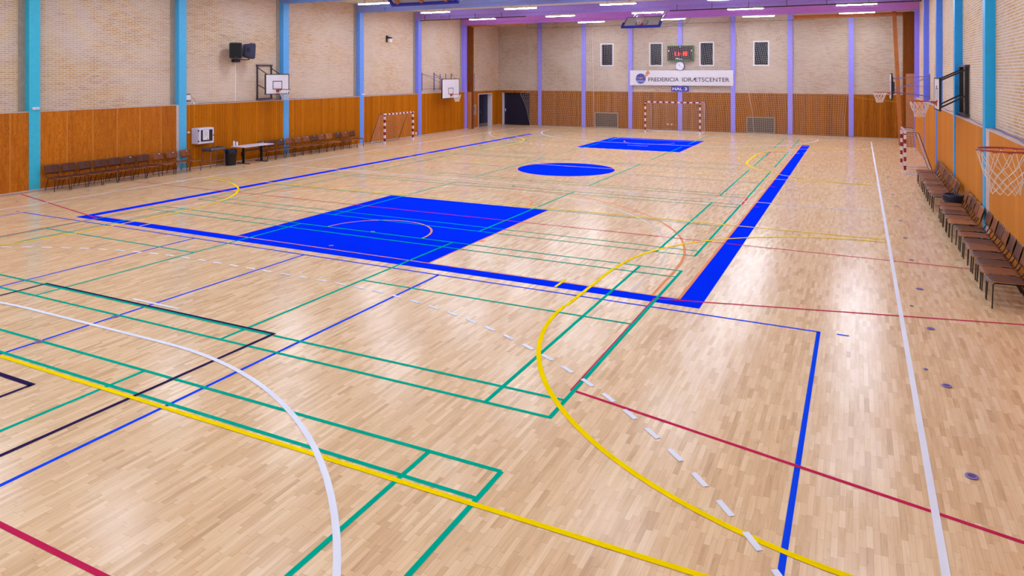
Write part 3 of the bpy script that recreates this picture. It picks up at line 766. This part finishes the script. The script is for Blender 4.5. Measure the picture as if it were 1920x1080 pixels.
# ---------------------------------------------------------------- partition frame: posts and beams
t = thing('partition_post', 'tall brown wooden post on the left wall next to the violet column', 'post', (-6.23, 10.90, 0))
bx(XL, -6.192, 10.845, 10.88, .665, 1.83).build('upper_casing', M['darkwood'], t)
bx(XL, -6.192, 10.845, 10.88, 0, .66).build('lower_casing', M['tanwood'], t)
bx(XL, -6.205, 10.885, 10.98, 0, 1.83).build('rear_board', M['darkwood'], t)
bx(XL, -6.188, 10.842, 10.985, 1.11, 1.118).build('metal_strap', M['darksteel'], t)
t = thing('partition_post', 'tall brown wooden post at the right end of the far wall', 'post', (.58, 10.90, 0))
bx(.565, XR, 10.845, 10.95, .99, 1.83).build('upper_casing', M['darkwood'], t)
bx(.565, XR, 10.845, 10.95, 0, .985).build('lower_casing', M['tanwood'], t)
bx(.535, .564, 10.87, 11.00, 0, 1.83).build('side_board', M['darkwood'], t)
o = MB().bar((.435, 11.10, 1.86), (.515, 11.05, .0+.001), .05, .05).build('leaning_timber', M['beamwood']); recentre(o, (.515, 11.05, 0)); tag(o, 'long brown timber leaning upright beside the right wooden post', 'timber')
o = bx(XL, -5.16, 10.86, 10.95, 1.822, ZB-.001).build('timber_beam', M['beamwood']); recentre(o, (-5.7, 10.9, 1.80)); tag(o, 'short wooden header under the violet roof beam, from the left post', 'wooden beam', 'wooden header beams')
o = bx(-.86, .58, 11.10, 11.2, 1.800, 1.848).build('timber_beam', M['beamwood']); recentre(o, (-.15, 11.15, 1.80)); tag(o, 'orange-brown wooden header high in the right half of the far wall', 'wooden beam', 'wooden header beams')
tag(recentre(MB().path([(-6.20, 11.0, 1.0), (-6.20, 11.0, .8), (-6.205, 11.0, .55), (-6.215, 11.0, .42), (-6.20, 11.0, .36), (-6.195, 11.0, .2), (-6.195, 11.0, .005)], .004, 6).build('cable', M['cable_violet'], smooth=True), (-6.195, 11.0, .005)), 'dark violet cable hanging down beside the left brown post', 'cable')
# rails under the purple beam
def rail(x0, x1, y, z, lab):
    t = thing('curtain_rail', lab, 'rail', ((x0+x1)/2, y, z), 0, 'black rails under the roof')
    MB().path([(x0, y, z), (x1, y, z)], .007, 8).build('pipe', M['black'], t)
    n = int((x1-x0)/.45)+1
    for i in range(n):
        x = x0+.1+i*.45
        if x < x1: bx(x-.003, x+.003, y-.003, y+.003, z, ZB+.06).build('hanger', M['black'], t)
rail(XL+.05, -4.35, 9.245, 1.825, 'thin black rail under the purple roof beam, left half of the hall')
rail(-2.25, XR-.03, 9.245, 1.825, 'thin black rail under the purple roof beam, right half of the hall')
# ---------------------------------------------------------------- far wall fittings
t = thing('scoreboard', 'green-framed electronic scoreboard reading 11 19 in red, high on the far wall', 'scoreboard', (-2.762, YF-.01, 1.208))
y = YF-.02
m = MB(); a, b, c_, d = -2.986, -2.538, 1.208, 1.474; w = .014
m.box(a, b, y-.02, YFB, c_, c_+w).box(a, b, y-.02, YFB, d-w, d).box(a, a+w, y-.02, YFB, c_, d).box(b-w, b, y-.02, YFB, c_, d); m.build('frame', M['green'], t)
face = bx(a+w, b-w, y-.012, YFB, c_+w, d-w).build('face', M['scoreface'], t)
def seven(m, x, z, w_, h, segs, y0, th=.007):
    S7 = {'a': (x, x+w_, z+h-th, z+h), 'g': (x, x+w_, z+h/2-th/2, z+h/2+th/2), 'd': (x, x+w_, z, z+th), 'b': (x+w_-th, x+w_, z+h/2, z+h), 'c': (x+w_-th, x+w_, z, z+h/2), 'f': (x, x+th, z+h/2, z+h), 'e': (x, x+th, z, z+h/2)}
    for s_ in segs: q = S7[s_]; m.box(q[0], q[1], y0-.003, y0, q[2], q[3])
ys_ = y-.012
for x, sg in ((-2.875, 'bc'), (-2.820, 'bc'), (-2.735, 'bc'), (-2.68, 'abcdfg')):
    m = MB(); seven(m, x, 1.300, .036, .064, sg, ys_, .010); m.build('digit', M['digits'], t)
m = MB().box(-2.765, -2.757, ys_-.003, ys_, 1.318, 1.324).box(-2.765, -2.757, ys_-.003, ys_, 1.338, 1.344); m.build('colon', M['digits'], t)
m = MB().box(-2.835, -2.79, ys_-.003, ys_, 1.243, 1.256).box(-2.79, -2.72, ys_-.003, ys_, 1.236, 1.245).box(-2.965, -2.952, ys_-.003, ys_, 1.37, 1.40).box(-2.572, -2.559, ys_-.003, ys_, 1.37, 1.40).box(-2.772, -2.752, ys_-.003, ys_, 1.445, 1.455)
m.build('caption', M['paper'], t)
# clock
t = thing('wall_clock', 'round white wall clock hanging under the scoreboard', 'clock', (-2.768, YF-.01, 1.12))
def discY(c, r, y0, y1, n=36):
    m = MB(); vv = [(c[0]+r*math.cos(2*PI*j/n), yy, c[1]+r*math.sin(2*PI*j/n)) for yy in (y0, y1) for j in range(n)]
    m.add(vv, [tuple(range(n)), tuple(range(n, 2*n))]+[(j, (j+1) % n, n+(j+1) % n, n+j) for j in range(n)]); return m
cc = (-2.768, 1.12)
discY(cc, .076, YF-.03, YFB).build('case', M['purplesteel'], t); discY(cc, .070, YF-.033, YF-.03).build('dial', M['paper'], t)
m = MB()
for i in range(12):
    a = i*PI/6; p = Vector((cc[0]+.060*math.sin(a), YF-.034, cc[1]+.060*math.cos(a))); q = Vector((cc[0]+.052*math.sin(a), YF-.034, cc[1]+.052*math.cos(a))); m.bar(p, q, .004)
m.build('hour_mark', M['ink'], t)
for a, L, w in ((math.radians(339.5), .034, .006), (math.radians(114), .050, .004)):
    MB().bar((cc[0], YF-.036, cc[1]), (cc[0]+L*math.sin(a), YF-.036, cc[1]+L*math.cos(a)), w, .002).build('hand', M['ink'], t)
# text helper
def text(s, x, y, z, h, mat, parent, wid, name='lettering', bold=0):
    cu = bpy.data.curves.new('t', 'FONT'); cu.body = s; cu.size = 1; cu.extrude = .004; cu.offset = bold
    o = bpy.data.objects.new('t', cu); C.objects.link(o)
    dg = bpy.context.evaluated_depsgraph_get(); dg.update()
    me = bpy.data.meshes.new_from_object(o.evaluated_get(dg)); bpy.data.objects.remove(o)
    xs_ = [v.co.x for v in me.vertices]; zs_ = [v.co.y for v in me.vertices]
    x0, x1, z0, z1 = min(xs_), max(xs_), min(zs_), max(zs_)
    r = ROOT[parent.name]
    for v in me.vertices:
        u = (v.co.x-x0)/(x1-x0)*wid; w_ = (v.co.y-z0)/(z1-z0)*h
        v.co = Vector(((x+u-r[0])*S, (y-v.co.z*.3-r[1])*S, (z+w_-r[2])*S))
    me.materials.clear(); me.materials.append(mat)
    ob = bpy.data.objects.new(name, me); C.objects.link(ob); ob.parent = parent; ROOT[ob.name] = r; return ob
t = thing('name_sign', 'long white sign reading FREDERICIA IDRÆTSCENTER with a blue globe, on the far wall', 'sign', (-2.768, YF-.01, .779))
ysn = YF-.022
bx(-3.652, -1.883, ysn, YF-.009, .785, 1.047).build('panel', M['white'], t)
text('FREDERICIA', -3.318, ysn-.002, .853, .070, M['ink'], t, .533, bold=.006); text('IDRÆTSCENTER', -2.730, ysn-.002, .853, .070, M['ink'], t, .787, bold=.006)
gc = (-3.457, .903)
g = discY(gc, .090, ysn-.003, ysn, 40).build('globe_emblem', M['globe'], t)
m = MB(); R = Matrix.Translation((0, ysn-.003, 0)) @ Matrix(((1,0,0,0),(0,0,-1,0),(0,1,0,0),(0,0,0,1)))
pp = lambda pts: m.prism(pts, R, .003)
gx, gz = gc
pp([(gx+.055,gz+.030),(gx+.105,gz+.085),(gx+.078,gz+.088),(gx+.135,gz+.150),(gx+.168,gz+.087),(gx+.150,gz+.085),(gx+.095,gz+.030)])
pp([(gx-.095,gz+.018),(gx-.052,gz+.020),(gx-.052,gz+.006),(gx-.085,gz+.004)])
pp([(gx-.03,gz+.016),(gx+.038,gz+.020),(gx+.036,gz+.004),(gx-.026,gz-.002)])
m.build('arrow_emblem', M['orange'], t)
m = MB(); pp = lambda pts: m.prism(pts, R, .0034)
for dz in (-.034, -.05): pp([(gx-.07,gz+dz),(gx+.07,gz+dz-.004),(gx+.07,gz+dz-.009),(gx-.07,gz+dz-.005)])
m.build('wave_stripes', M['lilacwhite'], g)
t = thing('hall_sign', 'small blue sign reading HAL 3 below the long white sign', 'sign', (-2.768, YF-.01, .685))
bx(-2.915, -2.618, ysn, YF-.009, .686, .768).build('panel', M['signblue'], t)
text('HAL', -2.893, ysn-.002, .702, .050, M['paper'], t, .168, bold=.02); text('3', -2.690, ysn-.002, .702, .050, M['paper'], t, .048, bold=.02)
for (a, b, c_, d, l) in ((-4.317,-3.879,.016,.286,'left'), (-1.67,-1.229,.011,.278,'right')):
    t = thing('wall_vent', 'rectangular grey grille low on the far wall, %s of the goal' % l, 'vent', ((a+b)/2, YF, c_), 0, 'far wall vents')
    m = MB(); w = .012; m.box(a, b, YF-.014, YF, c_, c_+w).box(a, b, YF-.014, YF, d-w, d).box(a, a+w, YF-.014, YF, c_+w, d-w).box(b-w, b, YF-.014, YF, c_+w, d-w); m.build('frame', M['stone'], t)
    bx(a+w, b-w, YF-.004, YF-.001, c_+w, d-w).build('backing', M['black'], t)
    m = MB(); n = 16
    for i in range(n):
        z = c_+w+(d-c_-2*w)*(i+.5)/n; m.box(a+w, b-w, YF-.011, YF-.006, z-.005, z+.005)
    for i in range(1, 12):
        x = a+w+(b-a-2*w)*i/12; m.box(x-.003, x+.003, YF-.013, YF-.005, c_+w, d-w)
    m.build('grille', M['vent'], t)
# ---------------------------------------------------------------- safety nets
def safety_net(x0f, x1f, name_lab, seedv, nx, hook=None):
    t = thing('safety_net', name_lab, 'net', ((x0f(1)+x1f(1))/2, 11.86, 1.84), 0, 'ball nets before the far wall')
    z0, z1 = .015, 1.835; nz = 56; rnd = random.Random(seedv); ph = [rnd.uniform(0, 6) for _ in range(4)]
    def P(i, j):
        u = i/nx; v = j/nz                     # v=0 top
        zt = 1.84-.036*(1-(2*((u*nx/4.4) % 1)-1)**2)
        z = zt+(z0-zt)*v
        X = x0f(1-v)+(x1f(1-v)-x0f(1-v))*u
        amp = .030*(1-.6*v)
        Y = 11.96+amp*math.sin(X*9+ph[0]+.5*math.sin(X*4+ph[1]))+.02*math.sin(X*23+ph[2]+v*2)
        X += (.014*math.sin(X*9+ph[3])+.006*math.sin(X*44))*(1-v)**2
        return (X, Y, z)
    r = .0009
    m = MB()
    for i in range(nx+1): m.path([P(i, j) for j in range(nz+1)], r*(2 if i in (0, nx) else 1), 3, caps=False)
    for j in range(nz+1): m.path([P(i, j) for i in range(nx+1)], r*(1.7 if j in (0, nz) else 1), 3, caps=False)
    m.build('mesh', M['net'], t)
    m = MB(); m.path([(x0f(1)-.01, 11.96, 1.842), (x1f(1)+.01, 11.96, 1.842)], .003, 5)
    x = x0f(1)
    while x < x1f(1)+.01: m.box(x-.002, x+.002, 11.958, 11.962, 1.842, ZC-.001); x += .6
    m.build('support_wire', M['greysteel'], t)
def lerp_tab(tab):
    def f(v):                                   # v: 1 top .. 0 floor
        z = v*1.84
        for (za, xa), (zb, xb) in zip(tab, tab[1:]):
            if z <= zb: return xa+(xb-xa)*(z-za)/(zb-za)
        return tab[-1][1]
    return f
eL = lerp_tab([(0, -5.53), (.3, -5.62), (.60, -5.74), (.68, -5.66), (.95, -5.58), (1.4, -5.58), (1.84, -5.60)])
eA = lerp_tab([(0, -4.27), (1.84, -4.30)])
eB = lerp_tab([(0, -1.53), (.35, -1.55), (1.84, -1.83)])
eR = lerp_tab([(0, -.20), (.30, -.20), (.66, -.17), (.9, -.32), (1.84, -.64)])
safety_net(eL, lambda v: eA(v)-.008, 'white ball net before the navy door and the left part of the far wall', 1, 38)
safety_net(eA, lambda v: eB(v)-.008, 'wide white ball net behind the far goal and before the sign', 2, 78)
safety_net(eB, eR, 'white ball net in front of the right vent, with a slanting right edge', 3, 40)
o = MB().path([(-.20, 11.95, .655), (.1, 11.4, .625), (.462, 11.05, .60)], .0025, 5).build('cord', M['yellowcord']); recentre(o, (.462, 11.05, .6)); tag(o, 'thin yellow cord from the net edge to the leaning timber on the right', 'cord')
# ---------------------------------------------------------------- goals
def netgrid(m, f, nu, nv, r=.0005):
    for i in range(nu+1): m.path([f(i/nu, j/nv) for j in range(nv+1)], r, 3, caps=False)
    for j in range(nv+1): m.path([f(i/nu, j/nv) for i in range(nu+1)], r, 3, caps=False)
def goal(T, a, b, H, axis, dtop, dbot, mz, mb, framemat, lab, grp=None, sag=.03, w=.0225, sizes=(26, 16)):
    # a,b: bottom centres of the posts; dtop/dbot: depth vector lengths away from the mouth (unit vec 'axis')
    a = Vector((a[0], a[1], 0)); b = Vector((b[0], b[1], 0)); ax = Vector((axis[0], axis[1], 0))
    t = thing('handball_goal', lab, 'goal', tuple((a+b)/2), 0, grp)
    for p in (a, b): bx(p.x-w/2, p.x+w/2, p.y-w/2, p.y+w/2, 0, H-w).build('post', mz, t)
    al = (b-a).normalized()*w/2
    MB().bar(a-al+Vector((0,0,H-w/2)), b+al+Vector((0,0,H-w/2)), w).build('crossbar', mb, t)
    for p in (a, b):
        q = p+ax*w/2
        top = [q+Vector((0,0,H-.01)), p+ax*dtop*.75+Vector((0,0,H-.010)), p+ax*(dtop*.93)+Vector((0,0,H-.018)), p+ax*dtop+Vector((0,0,H-.04)), p+ax*dbot+Vector((0,0,.006))]
        MB().path(top, .0038, 7).build('side_stay', framemat, t, smooth=True)
        MB().path([p+ax*dbot+Vector((0,0,.006)), q+Vector((0,0,.006))], .005, 7).path([q+Vector((0,0,.05)), q+ax*.05+Vector((0,0,.008))], .0028, 6).build('ground_bar', M['lilacwhite'], t, smooth=True)
    MB().path([a+ax*dbot+Vector((0,0,.006)), b+ax*dbot+Vector((0,0,.006))], .004, 7).build('rear_bar', framemat, t)
    m = MB()
    def back(u, v):
        p = a+(b-a)*u
        s_ = math.sin(PI*u)*sag
        if v < .2: q = ax*(dtop*v/.2)+Vector((0,0,H-.012-s_*(v/.2)))
        else:
            k = (v-.2)/.8; q = ax*(dtop+(dbot-dtop)*k - .35*s_*math.sin(PI*k))+Vector((0,0,(H-.03)*(1-k)+.01-s_*(1-k)))
        return p+q
    netgrid(m, back, sizes[0], sizes[1]+6)
    for p in (a, b):
        def side(u, v, p=p):
            d = dtop+(dbot-dtop)*v
            return p+ax*(w/2+(d-w/2)*u)+Vector((0,0,(H-.015-.02*u*(1-v))*(1-v)+.008))
        netgrid(m, side, max(4, sizes[0]//4), sizes[1])
    m.build('net', M['net'], t)
    return t
goal('far', (-3.205,11.50), (-2.305,11.50), .53, (0,1), .36, .38, M['stz_far'], M['stx_far'], M['lilacwhite'], 'red and white striped handball goal in front of the far wall', sizes=(30, 18))
goal('left', (-5.95,8.005), (-5.95,8.695), .432, (-1,0), .10, .262, M['stz'], M['sty'], M['darksteel'], 'small red and white goal pushed against the left wall boards', 'small side goals', sizes=(24, 16))
goal('right', (.405,7.925), (.405,8.585), .426, (1,0), .125, .245, M['stz'], M['sty'], M['darksteel'], 'small red and white goal pushed against the right wall', 'small side goals', sizes=(22, 16))
# ---------------------------------------------------------------- basketball hoops
def hoop_net(c, R, h, seedv=0, rb=.52, axis=None, r=.0014, n=12, torn=0):
    # diamond net hung under a ring; c ring centre
    rnd = random.Random(seedv); rows = 6; m = MB()
    def P(k, j):
        f = j/rows
        rad = R*(1-(1-rb)*min(1, f*1.35)**.8) if f < .75 else R*(rb+.04*(f-.75))
        a = 2*PI*(k+.5*(j % 2))/n
        return Vector((c[0]+rad*math.cos(a)+rnd.uniform(-1,1)*.0015, c[1]+rad*math.sin(a)+rnd.uniform(-1,1)*.0015, c[2]-h*([0,.38,.53,.66,.78,.9,1][j])))
    pts = {(k, j): P(k, j) for k in range(n) for j in range(rows+1)}
    for j in range(rows):
        for k in range(n):
            if j % 2 == 0: nb = (k, (k-1) % n)
            else: nb = (k, (k+1) % n)
            for q in nb:
                if torn and j >= 3 and rnd.random() < torn: continue
                p0, p1 = pts[(k, j)], pts[(q, j+1)]; mid = (p0+p1)/2
                m.path([p0, mid, p1], r, 4, caps=False)
    return m
def ring_m(c, R, r, n=36, N=None):
    m = MB(); m.path([(c[0]+R*math.cos(2*PI*i/n), c[1]+R*math.sin(2*PI*i/n), c[2]) for i in range(n)], r, 8, closed=True); return m
def wall_hoop(sx, xb, yc, w, z0, z1, rx, zr, lab, xwall, framem, frame=None, mini=True, seedv=0, torn=0, sq=(.40,.42), far=False, netr=.0014):
    # sx=+1: board faces +X
    t = thing('basketball_hoop', lab, 'basketball hoop', (xwall, yc, z0), 0, 'wall basketball hoops')
    th = .010; a, b = sorted((xb-sx*th, xb)); bd = bx(a, b, yc-w/2, yc+w/2, z0, z1).build('backboard', M['board'], t)
    lw_ = .008; xf = sorted((xb, xb+sx*.0015)); xe = sorted((xb-sx*(th+.002), xb+sx*.002))
    m = MB(); m.box(*xe, yc-w/2-.002, yc-w/2+lw_, z0, z1).box(*xe, yc+w/2-lw_, yc+w/2+.002, z0, z1).box(*xe, yc-w/2, yc+w/2, z0-.002, z0+lw_).box(*xe, yc-w/2, yc+w/2, z1-lw_, z1+.002)
    m.build('board_border', M['black'], t)
    m = MB(); sw, sh = w*sq[0], (z1-z0)*sq[1]; zb_ = zr+.0; ll = .008
    m.box(*xf, yc-sw/2, yc+sw/2, zb_, zb_+ll).box(*xf, yc-sw/2, yc+sw/2, zb_+sh-ll, zb_+sh).box(*xf, yc-sw/2, yc-sw/2+ll, zb_, zb_+sh).box(*xf, yc+sw/2-ll, yc+sw/2, zb_, zb_+sh)
    m.build('aiming_square', M['black'], t)
    R = .066
    rg = ring_m((rx, yc, zr), R, .0026).build('rim', M['red'], t, smooth=True)
    m = MB(); x1_ = rx-sx*R*.9
    m.box(*sorted((xb, xb+sx*.006)), yc-.022, yc+.022, zr-.035, zr+.004)
    m.box(*sorted((xb, x1_)), yc-.02, yc+.02, zr-.004, zr+.001)
    m.add([(xb, yc-.02, zr-.03), (xb, yc-.016, zr-.03), (xb, yc-.02, zr), (xb, yc-.016, zr), (x1_, yc-.02, zr), (x1_, yc-.016, zr)], [(0,2,4),(1,3,5),(0,1,5,4),(2,3,5,4)])
    m.add([(xb, yc+.02, zr-.03), (xb, yc+.016, zr-.03), (xb, yc+.02, zr), (xb, yc+.016, zr), (x1_, yc+.02, zr), (x1_, yc+.016, zr)], [(0,2,4),(1,3,5),(0,1,5,4),(2,3,5,4)])
    m.build('rim_bracket', M['orangered'], rg)
    for k in range(12):
        a_ = 2*PI*k/12; p = (rx+R*math.cos(a_), yc+R*math.sin(a_), zr-.005)
        m = MB().path([(p[0]-.006*math.sin(a_), p[1]+.006*math.cos(a_), p[2]+.003), p, (p[0]+.006*math.sin(a_), p[1]-.006*math.cos(a_), p[2]+.003)], .001, 4)
        m.build('net_hook', M['red'], rg)
    hoop_net((rx, yc, zr-.005), R, .115, seedv, torn=torn, r=netr).build('net', M['net'], t)
    frame(t)
    return t
def bars(L, w): 
    m = MB()
    for p, q in L: m.bar(p, q, w)
    return m
def frA(t):
    xw = XLB; y0, y1 = 6.025, 6.245
    bx(xw, xw+.014, y0-.006, y0+.008, .70, 1.09).build('upright', M['darksteel'], t); bx(xw, xw+.014, y1-.008, y1+.006, .70, 1.09).build('upright', M['darksteel'], t)
    bx(xw, xw+.02, y0-.016, y1+.01, 1.085, 1.10).build('cross_member', M['darksteel'], t); bx(xw, xw+.02, y0-.016, y1+.01, .692, .703).build('cross_member', M['darksteel'], t)
    for y in (y0+.01, y1-.01):
        bars([((xw+.01, y, 1.06), (-6.128, y, .99-.02))], .008).build('arm', M['darksteel'], t); bars([((xw+.01, y, .86), (-6.128, y, .79))], .008).build('arm', M['darksteel'], t)
    bars([((-6.132, y0, .76), (-6.132, y0, .98)), ((-6.132, y1, .76), (-6.132, y1, .98))], .008).build('board_stay', M['darksteel'], t)
wall_hoop(1, -6.118, 6.155, .37, .752, .988, -6.0, .809, 'basketball hoop with a white board on the left wall, nearest the loudspeakers', XLB, None, frA, seedv=1, netr=.0022)
def frB(t):
    xw = XLB; z0, z1 = .72, .985
    for y in (9.47, 9.83): bars([((xw+.006, y, z0-.01), (xw+.006, y, z1+.02))], .012).build('upright', M['purplesteel'], t)
    for y in (10.02, 10.2, 10.38): bars([((xw+.006, y, z0), (xw+.006, y, z1+.0))], .010).build('upright', M['purplesteel'], t)
    m = MB()
    for (a, b) in ((9.47, 9.75), (9.83, 9.80), (10.38, 10.15)):
        m.path([(xw+.01, a, z1), (-6.07, b, z1-.09)], .003, 5); m.path([(xw+.01, a, z0+.02), (-6.07, b, z0+.03)], .003, 5)
        m.path([(xw+.01, a, z1), (-6.07, b, z0+.1)], .0025, 5)
    m.build('arm', M['purplesteel'], t)
    bars([((-6.075, 9.8, .62), (-6.075, 9.8, .89)), ((-6.075, 10.1, .62), (-6.075, 10.1, .89))], .008).build('board_stay', M['darksteel'], t)
wall_hoop(1, -6.055, 9.95, .54, .582, .905, -5.935, .652, 'basketball hoop with a large white board on the left wall beyond the small goal', XLB, None, frB, seedv=2, sq=(.30,.32), netr=.0022)
def frC(t):
    xw = XRB; m = MB()
    for y in (9.15, 9.42):
        m.path([(xw, y, .965), (.345, y, .935)], .004, 6); m.path([(xw, y, .735), (.345, y, .78)], .004, 6); m.path([(xw, y, .955), (.345, y, .79)], .0028, 5)
    m.path([(xw, 9.28, .85), (.345, 9.28, .85)], .0025, 5); m.build('arm', M['purplesteel'], t)
    bx(.338, .348, 9.12, 9.17, .71, .96).build('board_stay', M['black'], t); bx(.338, .348, 9.40, 9.45, .71, .96).build('board_stay', M['black'], t)
    bx(.345, .365, 9.17, 9.40, .76, .90).build('mount_plate', M['darksteel'], t)
    for y in (9.15, 9.42): bx(xw-.01, xw, y-.012, y+.012, .70, .99).build('wall_rail', M['purplesteel'], t)
wall_hoop(-1, .326, 9.28, .52, .696, .996, .215, .776, 'farther basketball hoop on long violet arms from the right wall', XRB, None, frC, seedv=3, netr=.0022)
def frD(t):
    xw = XRB
    for y in (6.02, 6.33): bx(xw-.028, xw-.004, y-.014, y+.014, .694, 1.055).build('upright', M['black'], t)
    bx(xw-.03, xw, 5.98, 6.37, 1.045, 1.06).build('cross_member', M['darksteel'], t); bx(xw-.03, xw, 5.98, 6.37, .690, .702).build('cross_member', M['darksteel'], t)
    for y in (6.03, 6.32):
        bars([((xw-.02, y, 1.025), (.536, y, .945))], .011).build('arm', M['black'], t); bars([((xw-.02, y, .835), (.536, y, .745))], .011).build('arm', M['black'], t)
    MB().path([(xw-.03, 6.08, 1.0), (xw-.04, 6.08, .85), (xw-.035, 6.10, .77), (xw-.03, 6.12, .82)], .0018, 5).build('pull_cord', M['black'], t)
t = wall_hoop(-1, .526, 6.18, .39, .722, .964, .414, .786, 'basketball hoop on a black folding frame on the right wall, middle one of three there', XRB, None, frD, seedv=4, torn=.12, netr=.0016)
bx(.5235, .5245, 6.15, 6.21, .892, .905).build('board_label', M['black'], t)
def frE(t):
    xw = XRB
    for y in (2.16, 2.47): bx(xw-.02, xw, y-.012, y+.012, .694, 1.06).build('upright', M['black'], t)
    for y in (2.17, 2.46):
        bars([((xw-.01, y, 1.03), (.478, y, .95))], .011).build('arm', M['black'], t); bars([((xw-.01, y, .84), (.478, y, .75))], .011).build('arm', M['black'], t)
wall_hoop(-1, .466, 2.316, .39, .73, .965, .358, .790, 'nearest basketball hoop at the right edge, red rim and white net', XRB, None, frE, seedv=5, netr=.0010)
# ceiling hoops folded up
def ceiling_hoop(yb, zb, yt, zt, sg, lab, boardm):
    # lower edge at (yb,zb), upper edge at (yt,zt); sg=-1 faces -Y
    t = thing('basketball_hoop', lab, 'basketball hoop', (-2.73, yb, zb), 0, 'folded ceiling hoops')
    B = Vector((0, yt-yb, zt-zb)); Ln = B.length; B.normalize(); X = Vector((1,0,0)); N = Vector((0, -B.z, B.y))*(1 if sg < 0 else -1)
    if N.z < 0: N = -N
    o = Vector((-2.73, yb, zb)); hw = .255
    def P(x, b, n): return o+X*x+B*b+N*n
    def slab(m, x0, x1, b0, b1, n0, n1):
        vv = [P(x, b, n) for n in (n0, n1) for b in (b0, b1) for x in (x0, x1)]
        m.add(vv, [(0,2,3,1),(4,5,7,6),(0,1,5,4),(2,6,7,3),(0,4,6,2),(1,3,7,5)]); return m
    slab(MB(), -hw, hw, 0, Ln, -.01, 0).build('backboard', boardm, t)
    m = MB(); e = .011
    slab(m, -hw, hw, 0, e, 0, .002); slab(m, -hw, hw, Ln-e, Ln, 0, .002); slab(m, -hw, -hw+e, e, Ln-e, 0, .002); slab(m, hw-e, hw, e, Ln-e, 0, .002)
    m.build('board_border', M['black'], t)
    m = MB(); slab(m, -.085, .085, .04, .048, 0, .002); slab(m, -.085, .085, .135, .143, 0, .002); slab(m, -.085, -.077, .04, .143, 0, .002); slab(m, .077, .085, .04, .143, 0, .002)
    m.build('aiming_square', M['black'], t)
    m = MB(); slab(m, -hw-.025, hw+.025, -.022, .004, -.02, .012); slab(m, -hw-.025, -hw, 0, .10, -.02, .012); slab(m, hw, hw+.025, 0, .10, -.02, .012); m.build('edge_padding', M['pad'], t, bevel=.004)
    R = .066; c = P(0, .045, .11); n = 32
    rg = MB().path([c+X*R*math.cos(2*PI*i/n)+N*R*math.sin(2*PI*i/n) for i in range(n)], .003, 7, closed=True).build('rim', M['red'], t, smooth=True)
    m = MB(); slab(m, -.022, .022, .015, .05, 0, .045); m.build('rim_bracket', M['orangered'], rg)
    # net falls loosely under the tipped ring
    m = MB(); rnd = random.Random(3)
    for k in range(12):
        a = 2*PI*k/12; p = c+X*R*math.cos(a)+N*R*math.sin(a)
        q = c+X*R*.5*math.cos(a)+N*R*.45*math.sin(a)-B*.045+Vector((0,0,-.03)); s_ = c+X*R*.4*math.cos(a+.3)+N*R*.3*math.sin(a+.3)-B*.06+Vector((0,0,-.055))
        m.path([p, q, s_], .0013, 4, caps=False)
        a2 = 2*PI*(k+1)/12; q2 = c+X*R*.5*math.cos(a2)+N*R*.45*math.sin(a2)-B*.045+Vector((0,0,-.03)); m.path([q, q2], .0013, 4, caps=False); m.path([s_, q2], .0013, 4, caps=False)
    m.build('net', M['net'], t)
    return t, P, Ln
t, P, Ln = ceiling_hoop(9.55, 1.655, 9.76, 1.80, -1, 'basketball board folded up under the ceiling in front of the scoreboard', M['boardgrey'])
for x in (-.2, .2):
    MB().bar(P(x, .02, -.015), P(x, Ln-.02, -.015), .012).bar(P(x, Ln-.05, -.02), (-2.73+x, 10.25, 1.96), .010).bar(P(x, .05, -.02), (-2.73+x, 10.25, 1.90), .007).build('support_arm', M['greysteel'], t)
MB().bar((-2.93, 10.25, 1.955), (-2.53, 10.25, 1.955), .02).bar((-2.93,10.25,1.9), (-2.93,10.25,ZC), .01).bar((-2.53,10.25,1.9), (-2.53,10.25,ZC), .01).build('ceiling_mount', M['greysteel'], t)
MB().bar(P(.26, .02, -.02), (-2.42, 9.75, 1.80), .006).bar((-2.42, 9.75, 1.80), (-2.40, 9.8, 1.93), .006).bar(P(.26,.03,-.02), (-2.17, 10.2, 1.80), .006).bar((-2.17,10.2,1.80), (-2.25, 10.1, 1.68), .006).bar((-2.25,10.1,1.68), P(.26,.0,-.02), .006).build('side_strut', M['greysteel'], t)
t, P, Ln = ceiling_hoop(4.13, 1.503, 3.93, 1.66, 1, 'basketball board folded up at the top edge, seen from behind with blue padding', M['boardgrey'])
for x in (-.2, 0, .2):
    MB().bar(P(x, .02, -.02), P(x, Ln-.02, -.02), .022, .03).bar(P(x, Ln-.04, -.03), (-2.73+x, 3.35, 1.955), .014).build('support_arm', M['tanwood'], t)
MB().box(-2.96, -2.50, 3.33, 3.37, 1.945, ZC).build('ceiling_mount', M['greysteel'], t)
# ---------------------------------------------------------------- world
w = bpy.data.worlds.new('world'); bpy.context.scene.world = w; w.use_nodes = True
w.node_tree.nodes['Background'].inputs[0].default_value = (.02,.025,.05,1); w.node_tree.nodes['Background'].inputs[1].default_value = .3
bpy.context.scene.cycles.max_bounces = 8
bpy.context.scene.cycles.diffuse_bounces = 5
bpy.context.scene.cycles.use_denoising = True
